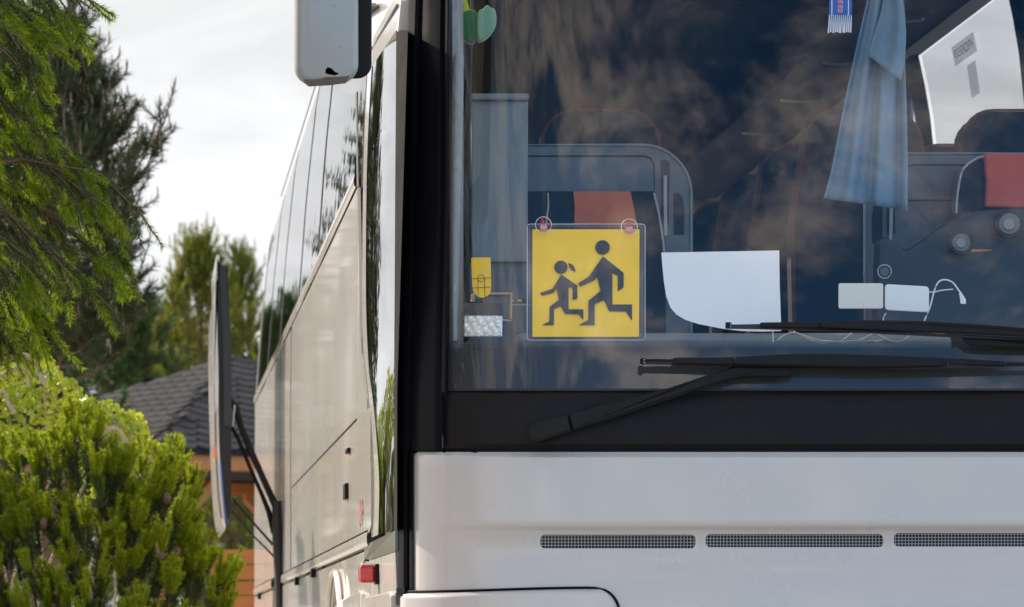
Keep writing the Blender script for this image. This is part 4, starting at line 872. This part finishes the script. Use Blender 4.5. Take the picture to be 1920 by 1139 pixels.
for k in range(4):
    c0, c1 = cor[k], cor[(k + 1) % 4]; u = (c1 - c0).normalized(); outn = Vector((u.y, -u.x, 0));
    if outn.dot(c0 - Vector((apex.x, GY, ez))) < 0: outn = -outn
    A = [c0 + Vector((0, 0, -0.055)), c1 + Vector((0, 0, -0.055)), c1 + Vector((0, 0, -0.20)), c0 + Vector((0, 0, -0.20))]
    A = [p - outn * 0.05 for p in A]; prism('fascia_board', A, [p - outn * 0.04 for p in A], 'wood', pav)
    ci = Vector((apex.x, GY, 0)) + (c0 - Vector((apex.x, GY, ez))) * 0.86; ci.z = 0
    box('post', (ci.x - 0.075, ci.y - 0.075, 0), (ci.x + 0.075, ci.y + 0.075, ez - 0.06), 'wood', pav, bev=0.01)
    for e in (c1 - c0, cor[k - 1] - c0):
        d = e.normalized(); s0 = Vector((ci.x, ci.y, ez - 0.95)); s1 = s0 + d * 0.72 + Vector((0, 0, 0.68)); sd = Vector((-d.y, d.x, 0)) * 0.05
        A = [s0 + sd, s0 - sd, s0 - sd + Vector((0, 0, 0.14)), s0 + sd + Vector((0, 0, 0.14))]; prism('brace', A, [p + (s1 - s0) for p in A], 'wood', pav)
    cj = Vector((apex.x, GY, 0)) + (c1 - Vector((apex.x, GY, ez))) * 0.86; cj.z = 0
    d = (cj - ci).normalized(); sd = Vector((-d.y, d.x, 0)) * 0.06
    A = [ci + sd + Vector((0, 0, ez - 0.19)), ci - sd + Vector((0, 0, ez - 0.19)), ci - sd + Vector((0, 0, ez - 0.07)), ci + sd + Vector((0, 0, ez - 0.07))]; prism('top_beam', A, [p + (cj - ci) for p in A], 'wood', pav)
    A0 = ci.copy(); 
    for hh in (0.35, 0.6, 0.85): 
        A = [A0 + sd * 0.4 + Vector((0, 0, hh)), A0 - sd * 0.4 + Vector((0, 0, hh)), A0 - sd * 0.4 + Vector((0, 0, hh + 0.12)), A0 + sd * 0.4 + Vector((0, 0, hh + 0.12))]
        if k == 2: prism('rail', A, [p + (cj - ci) for p in A], 'wood', pav)
# plank screen beside the bush
scn = thing('plank_screen', W(440, 1139, 24) * 1.0, 'orange wooden plank screen low between bush and coach', 'screen'); 
for y0, y1 in ((1031, 1058), (1060, 1087), (1091, 1116), (1118, 1150), (1153, 1200), (1203, 1250), (1254, 1300), (1304, 1350), (1354, 1400), (1404, 1458)):
    wpoly('plank', [(395, y0), (505, y0), (505, y1), (395, y1)], 24.0, 0.03, 'wood', scn, bev=0.004)
for x in (400, 470): wpoly('post', [(x, 1036), (x + 26, 1036), (x + 26, 1462), (x, 1462)], 24.035, 0.08, 'wood', scn)
wpoly('finial', rrect(447, 1016, 460, 1031, 5), 24.04, 0.05, 'rubber', scn)

# ------------------------------------------------------------------ foliage
def needles(P0, P1, cnt, ln, wd, ang, jit=0.25, t0=0.0, flat=None):
    """thin triangular needles round the segments P0-P1"""
    P0 = np.repeat(np.asarray(P0, float), cnt, axis=0); P1 = np.repeat(np.asarray(P1, float), cnt, axis=0); n = len(P0)
    ax = P1 - P0; ax /= np.linalg.norm(ax, axis=1)[:, None] + 1e-9
    t = t0 + (1 - t0) * rng.random(n); base = P0 + (P1 - P0) * t[:, None]
    ref = np.where(np.abs(ax[:, 2:3]) < 0.9, np.array([[0, 0, 1.0]]), np.array([[1.0, 0, 0]]))
    a = np.cross(ax, ref); a /= np.linalg.norm(a, axis=1)[:, None]; b = np.cross(ax, a); th = rng.random(n) * 2 * np.pi
    rad = a * np.cos(th)[:, None] + b * np.sin(th)[:, None]
    an = ang + jit * rng.standard_normal(n); d = ax * np.cos(an)[:, None] + rad * np.sin(an)[:, None]
    l = ln * (0.75 + 0.5 * rng.random(n)); tip = base + d * l[:, None]
    side = np.cross(d, rng.standard_normal((n, 3))); side /= np.linalg.norm(side, axis=1)[:, None]
    w = wd * (0.8 + 0.4 * rng.random(n))
    V = np.empty((n, 3, 3)); V[:, 0] = base + side * w[:, None] / 2; V[:, 1] = base - side * w[:, None] / 2; V[:, 2] = tip
    return V.reshape(-1, 3)
def tri(name, parts, mat, parent):
    V = np.concatenate(parts); return raw_mesh(name, V, np.arange(len(V)).reshape(-1, 3), mat, parent)
def limbs(name, segs, mat, parent, n=5):
    """segs: list of (points, radii); all limbs of one tree in one wood mesh"""
    V = []; Fc = []
    for pts, rr in segs:
        b0 = len(V)
        for i, p in enumerate(pts):
            d = Vector(pts[min(i + 1, len(pts) - 1)]) - Vector(pts[max(i - 1, 0)]); d.normalize()
            a = d.cross(Vector((0.31, 0.2, 1)) if abs(d.z) < 0.9 else Vector((1, 0.1, 0))).normalized(); b = d.cross(a)
            V += [Vector(p) + (a * math.cos(6.2832 * k / n) + b * math.sin(6.2832 * k / n)) * rr[i] for k in range(n)]
        for i in range(len(pts) - 1):
            for k in range(n): Fc.append([b0 + i * n + k, b0 + i * n + (k + 1) % n, b0 + (i + 1) * n + (k + 1) % n, b0 + (i + 1) * n + k])
    return mobj(name, V, Fc, mat, parent, smooth=True, ang=180)
# --- spruce in the foreground, boughs hanging in from the left
def spruce():
    YT = 9.0; tx = -1.45
    t = thing('spruce_tree', (tx, YT, 0), 'spruce with lime green shoot tips hanging in at upper left', 'tree')
    trunk = [Vector((tx + 0.02 * math.sin(k), YT, 0.5 * k)) for k in range(14)]
    limbs('trunk', [(trunk, [0.13 - 0.008 * k for k in range(14)])], 'bark', t, 10)
    boughs = [([(-150, -95), (40, -55), (90, -28), (170, -6)], 9.0), ([(-150, -60), (20, -30), (70, -10), (125, 12)], 9.2), ([(-150, -40), (0, -5), (50, 8), (88, 28)], 8.9),
              ([(-180, 30), (0, 30), (45, 45), (75, 66)], 9.1), ([(-180, 40), (-20, 60), (35, 85), (80, 118)], 9.4), ([(-180, 90), (-20, 105), (25, 130), (75, 160)], 9.0), ([(-180, 120), (-40, 135), (0, 150), (70, 196)], 8.8),
              ([(-180, 150), (-40, 175), (20, 190), (80, 225)], 9.1), ([(-180, 190), (20, 215), (90, 250), (150, 300), (205, 325), (262, 380)], 9.0), ([(-180, 210), (-30, 240), (40, 280), (60, 330)], 9.3),
              ([(-180, 290), (0, 305), (70, 300), (140, 325), (165, 350)], 8.9), ([(-180, 300), (0, 330), (80, 380), (150, 430), (232, 500)], 9.1), ([(-180, 340), (-20, 370), (60, 420), (120, 470), (180, 530)], 8.85),
              ([(-180, 380), (-20, 420), (50, 460), (100, 530)], 9.2), ([(-180, 440), (-30, 470), (30, 510), (70, 570), (88, 610)], 9.0), ([(-180, 470), (-60, 520), (0, 570), (30, 640)], 8.9),
              ([(-180, 250), (-10, 270), (60, 300), (130, 340), (190, 400), (240, 470)], 9.25), ([(-180, 0), (-40, 20), (20, 40), (60, 90)], 8.7), ([(-180, 410), (-30, 430), (30, 450), (60, 480)], 8.7), ([(-180, 530), (-60, 560), (-10, 590), (20, 620)], 9.1)]
    for k in range(9): 
        y = -100 + 46 * k; boughs.append(([(-260, y), (-150, y + 20), (-60, y + 50), (0, y + 90)], 8.6 + 0.9 * rnd.random()))
    # boughs reaching towards the street side, seen mirrored in the curved edge of the windshield
    segs = []; new0 = []; new1 = []; old0 = []; old1 = []
    paths = []
    for pts, Y in boughs:
        q = [W(x - 22, y, Y + 0.03 * i) for i, (x, y) in enumerate(pts)]; q[0] = Vector((tx, YT, q[0].z + 0.05)) if False else q[0]
        root = Vector((tx + 0.05, YT, q[0].z + 0.12)); paths.append(spline([root] + q, 7))
    for k in range(96):
        z = 1.2 + 4.2 * k / 96; a = -0.30 - 1.2 * rnd.random(); r_ = 0.85 + 0.32 * rnd.random()
        d = Vector((math.cos(a), math.sin(a), 0)); p0 = Vector((tx, YT, z + 0.15)); paths.append(spline([p0, p0 + d * r_ * 0.5 + Vector((0, 0, -0.02)), p0 + d * r_ * 0.85 + Vector((0, 0, -0.12)), p0 + d * r_ + Vector((0, 0, -0.22))], 8))
    def shoot(p, dv, l):
        e = p + dv * l; segs.append(([p, e], [0.0018, 0.001])); new0.append(p); new1.append(e)
    for path in paths:
        m = len(path); segs.append((path, [0.010 * (1 - 0.8 * i / m) + 0.0018 for i in range(m)]))
        for i in range(1, m - 1):
            fr_ = i / m
            if fr_ < 0.2: continue
            d = (path[i + 1] - path[i]).normalized(); sgn = Vector((0, 0, 1)).cross(d).normalized(); step = (path[i + 1] - path[i]).length
            old0.append(path[i]); old1.append(path[i + 1])
            if rnd.random() < 0.36: continue
            for k in range(1 + (rnd.random() < step / 0.07)):
                s = rnd.choice((-1, 1)); base = path[i].lerp(path[i + 1], rnd.random())
                l1 = rnd.uniform(0.06, 0.17) * (1.2 - 0.7 * fr_)
                dv = (d * rnd.uniform(0.5, 1.0) + sgn * s * rnd.uniform(0.1, 0.8) + Vector((0, 0, -rnd.uniform(0.1, 0.9)))).normalized()
                mid = base + dv * l1; segs.append(([base, mid], [0.0024, 0.0018])); old0.append(base); old1.append(mid)
                fresh = rnd.random() < 0.55
                dv2 = (dv + Vector((0, 0, -0.35))).normalized()
                if fresh: shoot(mid, dv2, rnd.uniform(0.05, 0.095))
                else: old0.append(mid); old1.append(mid + dv2 * 0.05); segs.append(([mid, mid + dv2 * 0.05], [0.0018, 0.001]))
                for q in range(rnd.choice((1, 1, 2))):
                    pb = base.lerp(mid, rnd.uniform(0.35, 0.95)); dv3 = (dv + sgn * rnd.uniform(-0.9, 0.9) + Vector((rnd.uniform(-.3, .3), 0, rnd.uniform(-0.6, 0.1)))).normalized()
                    if rnd.random() < 0.4: shoot(pb, dv3, rnd.uniform(0.035, 0.075))
                    else: e2 = pb + dv3 * 0.05; segs.append(([pb, e2], [0.0016, 0.001])); old0.append(pb); old1.append(e2)
    limbs('limb', segs, 'twig', t, 4)
    tri('crown', [needles(old0, old1, 70, 0.0165, 0.0016, 0.95)], 'sp_old', t)
    tri('new_shoots', [needles(new0, new1, 150, 0.0175, 0.0017, 0.80, 0.18)], 'sp_new', t)
spruce()
# --- pines further back
def pine(label, X, Y, h, prof, n_limb, per, mat, seed, ln=0.055, wd=0.006, cnt=60, cand=0.5, up=0.7, z0=0.8, cmat='candle', group='pines behind the garden', name='pine_tree', shoots=0.16):
    r_ = random.Random(seed); t = thing(name, (X, Y, 0), label, 'tree', group)
    trunk = [Vector((X + 0.03 * math.sin(2.1 * k + seed), Y + 0.03 * math.cos(1.7 * k), h * 0.97 * k / 12)) for k in range(13)]
    limbs('trunk', [(trunk, [0.016 * h * (1 - 0.9 * k / 12) + 0.006 for k in range(13)])], 'bark', t, 8)
    segs = []; p0 = []; p1 = []; c0 = []
    for i in range(n_limb):
        f = (i + r_.random()) / n_limb; z = z0 + (h - z0) * f ** 0.9; rad = prof(f) * r_.uniform(0.6, 1.1); a = i * 2.39996 + r_.uniform(-.4, .4)
        d = Vector((math.cos(a), math.sin(a), 0)); st = Vector((X, Y, z)); 
        path = spline([st, st + d * rad * 0.45 + Vector((0, 0, 0.05 * rad)), st + d * rad * 0.8 + Vector((0, 0, 0.22 * rad)), st + d * rad + Vector((0, 0, 0.5 * rad))], 5); m = len(path)
        segs.append((path, [max(0.004, 0.012 * h / 4 * (1 - i_ / m)) for i_ in range(m)]))
        for k in range(per):
            q = path[r_.randrange(int(m * 0.35), m)]; l = shoots * r_.uniform(0.5, 1.3)
            dv = (d * r_.uniform(-0.3, 0.9) + Vector((r_.uniform(-.8, .8), r_.uniform(-.8, .8), up * r_.uniform(0.3, 1.5)))).normalized()
            e = q + dv * l + Vector((0, 0, 0.25 * l)); segs.append(([q, e], [0.006, 0.003])); p0.append(q.lerp(e, 0.15)); p1.append(e)
            if r_.random() < cand: c0.append(e)
    for k in range(int(per * 2)):
        q = trunk[-1] - Vector((0, 0, r_.uniform(0, 0.12 * h))); e = q + Vector((r_.uniform(-.5, .5), r_.uniform(-.5, .5), 1.2)).normalized() * shoots * 1.3; p0.append(q); p1.append(e); c0.append(e); segs.append(([q, e], [0.008, 0.004]))
    limbs('limb', segs, 'bark', t, 4)
    tri('crown', [needles(p0, p1, cnt, ln, wd, 0.75, 0.3)], mat, t)
    if c0:
        e = np.array([tuple(v) for v in c0]); top = e + np.stack([rng.normal(0, .008, len(e)), rng.normal(0, .008, len(e)), rng.uniform(.05, .11, len(e)) * shoots / 0.16], 1)
        V = []; Fc = []; rr = 0.0055 * shoots / 0.16
        for a_, b_ in zip(e, top):
            b0 = len(V)
            for q, s in ((a_, 1.0), (a_ * .3 + b_ * .7, 0.9), (b_, 0.15)): V += [(q[0] + rr * s * math.cos(k * 2.094), q[1] + rr * s * math.sin(k * 2.094), q[2]) for k in range(3)]
            for i in range(2):
                for k in range(3): Fc.append([b0 + i * 3 + k, b0 + i * 3 + (k + 1) % 3, b0 + i * 3 + 3 + (k + 1) % 3, b0 + i * 3 + 3 + k])
        raw_mesh('young_candles', V, Fc, cmat, t)['kind'] = 'stuff'
    return t
def cone(rmax, tip=0.12, low=0.55): return lambda f: rmax * (min(1.0, low + f * 1.6) * (1 - f) ** 0.75 + tip)
w = W(98, 0, 24); pine('tall dark pine with upright brown candles behind the spruce boughs', w.x, 24, CZ + (CY - 75) * 24 / F, cone(1.0, 0.08, 0.35), 100, 18, 'pine_d', 3, cand=0.6, ln=0.06, wd=0.006, z0=2.35)
w = W(190, 0, 52); pine('broad dark pine filling the gap left of the pavilion roof', w.x, 52, CZ + (CY - 560) * 52 / F, cone(1.35, 0.25, 1.0), 120, 18, 'pine_m', 4, ln=0.09, wd=0.010, cand=0.0, shoots=0.24)
w = W(375, 0, 56); pine('young bright pine rising above the pavilion roof, left of the coach', w.x, 56, CZ + (CY - 475) * 56 / F, cone(1.55, 0.07, 1.0), 95, 15, 'pine_b', 5, ln=0.075, wd=0.011, cand=0.4, shoots=0.30, up=1.3, cmat='mu_new')
w = W(452, 0, 58); pine('slim bright pine partly hidden by the raised luggage flap', w.x, 58, CZ + (CY - 500) * 58 / F, cone(1.0, 0.07, 0.9), 60, 13, 'pine_b', 6, ln=0.075, wd=0.011, cand=0.4, shoots=0.30, up=1.3, cmat='mu_new')
w = W(20, 0, 40); pine('shaded pine low between the spruce and the flowering bush', w.x, 40, CZ + (CY - 585) * 40 / F, cone(1.3, 0.25, 1.1), 100, 17, 'pine_m', 8, ln=0.08, wd=0.009, cand=0.0, shoots=0.2)
w = W(290, 0, 60); pine('dense dark pine just behind the pavilion ridge', w.x, 60, CZ + (CY - 600) * 60 / F, cone(1.3, 0.3, 1.1), 110, 16, 'pine_d', 9, ln=0.10, wd=0.011, cand=0.0, shoots=0.26)
w = W(430, 0, 62); pine('dark pine seen under the pavilion eaves beside the coach', w.x, 62, CZ + (CY - 690) * 62 / F, cone(1.5, 0.3, 1.2), 90, 14, 'pine_d', 10, ln=0.10, wd=0.012, cand=0.0, shoots=0.28)
pine('tall pine far behind the spruce boughs, mirrored in the side windows', -1.35, 60, 8.8, cone(1.3, 0.15), 90, 14, 'pine_m', 12, ln=0.08, wd=0.009, cand=0.3, shoots=0.2)
pine('tallest pine at the far left, hidden behind the spruce', -2.9, 62, 11.0, cone(1.8, 0.15), 100, 14, 'pine_d', 13, ln=0.08, wd=0.009, cand=0.3, shoots=0.2)

# --- mugo pine bush
def mugo():
    t = thing('mugo_pine_bush', W(200, 1209, 14.2) * 1.0, 'bright green mugo pine bush with upright shoots at lower left', 'bush'); t.location.z = 0; ORG[t.name].z = 0
    top = [(-140, 800), (0, 788), (60, 772), (112, 735), (170, 750), (225, 795), (300, 815), (345, 835), (372, 900), (385, 960), (428, 1005), (440, 1050), (436, 1100), (410, 1145), (395, 1250)]
    tx_ = [p[0] for p in top[:12]]; tyy = [p[1] for p in top[:12]]
    n0 = []; n1 = []; o0 = []; o1 = []; segs = []; root = W(190, 1209, 14.3); root.z = 0.0
    for k in range(350):
        px = rnd.uniform(-150, 440); yt = (float(np.interp(px, tx_, tyy)) if px < 428 else 1030) + 16 * math.sin(px * 0.07)
        py = yt + 14 + rnd.random() ** 1.25 * (1290 - yt)
        Y = 14.75 - 0.8 * math.sqrt(max(0, min(1, (py - yt) / 480))) + rnd.uniform(-.06, .14)
        e0 = W(px, py, Y); c = Vector((root.x, root.y, e0.z)); outw = e0 - c; outw.z = 0; outw = outw.normalized() if outw.length > 1e-3 else Vector((0, -1, 0))
        hub = e0 - Vector((0, 0, 0.09)) - outw * 0.02; ax0 = (outw * 0.3 + Vector((rnd.uniform(-.25, .25), rnd.uniform(-.25, .25), 1))).normalized()
        o0.append(hub - ax0 * rnd.uniform(0.09, 0.15)); o1.append(hub); segs.append(([hub - ax0 * 0.1, hub], [0.006, 0.005]))
        for q in range(rnd.choice((2, 3, 4, 5))):
            a_ = rnd.random() * 6.283; sp_ = 0 if q == 0 else rnd.uniform(0.25, 0.6)
            ax = (ax0 + Vector((math.cos(a_), math.sin(a_), 0)) * sp_).normalized(); L1 = rnd.uniform(0.055, 0.105) * (1.15 if q == 0 else 0.9)
            b = hub + ax * 0.012; e = b + ax * L1 + Vector((0, 0, 0.012)); n0.append(b); n1.append(e)
    for k in range(26):
        q = root + Vector((rnd.uniform(-.2, .2), rnd.uniform(-.2, .2), 0.0)); a = o0[rnd.randrange(len(o0))]; segs.append((spline([q, q.lerp(a, 0.5) + Vector((0, 0.05, -0.1)), a], 4), [0.016] * 3 + [0.010] * 3 + [0.005] * 3))
    limbs('stem', segs, 'bark', t, 4)
    tri('crown', [needles(o0, o1, 190, 0.046, 0.0032, 0.75, 0.3)], 'mu_old', t)
    tri('new_shoots', [needles(n0, n1, 250, 0.0215, 0.0032, 0.82, 0.14)], 'mu_new', t)
    V = []; Fc = []
    for i in range(16):
        q = o1[rnd.randrange(len(o1))]; b0 = len(V); s = rnd.uniform(0.012, 0.018)
        for a_ in range(5):
            for b_ in range(6): V.append((q.x + s * math.sin(a_ / 4 * 3.1416) * math.cos(b_ * 1.047), q.y - 0.03 + s * math.sin(a_ / 4 * 3.1416) * math.sin(b_ * 1.047), q.z + 1.4 * s * math.cos(a_ / 4 * 3.1416)))
        for a_ in range(4):
            for b_ in range(6): Fc.append([b0 + a_ * 6 + b_, b0 + a_ * 6 + (b_ + 1) % 6, b0 + (a_ + 1) * 6 + (b_ + 1) % 6, b0 + (a_ + 1) * 6 + b_])
    raw_mesh('old_cones', V, Fc, 'bark', t)['kind'] = 'stuff'
mugo()
# --- climbing shrub with curling stems behind it
def vine():
    t = thing('climbing_shrub', (W(60, 0, 16).x, 16.0, 0), 'yellow green leafy shrub with curling tan stems above the bush', 'bush')
    V = []; Fc = []; top = [(-200, 640), (0, 672), (60, 668), (110, 700), (180, 740), (230, 770), (300, 815), (360, 850)]
    for i in range(5200):
        px = rnd.uniform(-200, 355); yt = np.interp(px, [p[0] for p in top], [p[1] for p in top]); yt += 14 * math.sin(px * 0.045) + 9 * math.sin(px * 0.11 + 1); py = yt + 4 + 170 * rnd.random() ** 1.3
        c = W(px, py, 16.0 - 0.5 * math.sqrt(min(1, (py - yt) / 300)) + 0.35 * rnd.random()); s = rnd.uniform(0.008, 0.018)
        u = Vector((rnd.gauss(0, 1), rnd.gauss(0, 1), rnd.gauss(0, 1))).normalized(); v = u.cross(Vector((rnd.gauss(0, 1), rnd.gauss(0, 1), rnd.gauss(0, 1)))).normalized(); n = u.cross(v)
        b0 = len(V); V += [c - u * s, c - u * s * 0.3 + v * s * 0.7 + n * s * .15, c + u * s * 0.5 + v * s * 0.5 + n * s * .1, c + u * s, c + u * s * 0.5 - v * s * 0.5 + n * s * .1, c - u * s * 0.3 - v * s * 0.7 + n * s * .15]; Fc.append(list(range(b0, b0 + 6)))
    raw_mesh('crown', [tuple(v) for v in V], Fc, 'leaf', t)
    segs = []
    for pts in ([(-20, 700), (20, 672), (50, 666), (70, 690), (78, 715)], [(0, 680), (30, 665), (60, 675), (75, 700), (85, 720)], [(-10, 740), (8, 735), (15, 755), (28, 775)], [(15, 700), (30, 694), (45, 705), (55, 725)], [(160, 800), (175, 788), (190, 793), (200, 805)], [(190, 815), (205, 805), (222, 806), (235, 825), (245, 845)], [(84, 700), (88, 696), (90, 705), (86, 712)], [(-60, 760), (-20, 720), (30, 690), (55, 700)]):
        q = spline([W(x, y, 15.55) for x, y in pts], 5); segs.append((q, [0.0075] * len(q)))
    base = Vector((W(60, 0, 16).x, 16.2, 0))
    for k in range(14):
        e = W(rnd.uniform(-120, 300), rnd.uniform(790, 900), 15.9); q = spline([base + Vector((rnd.uniform(-.1, .1), 0, 0)), base.lerp(e, 0.5) + Vector((rnd.uniform(-.2, .2), 0, .1)), e], 5); segs.append((q, [0.006] * len(q)))
    limbs('stem', segs, 'vine', t, 6)
vine()
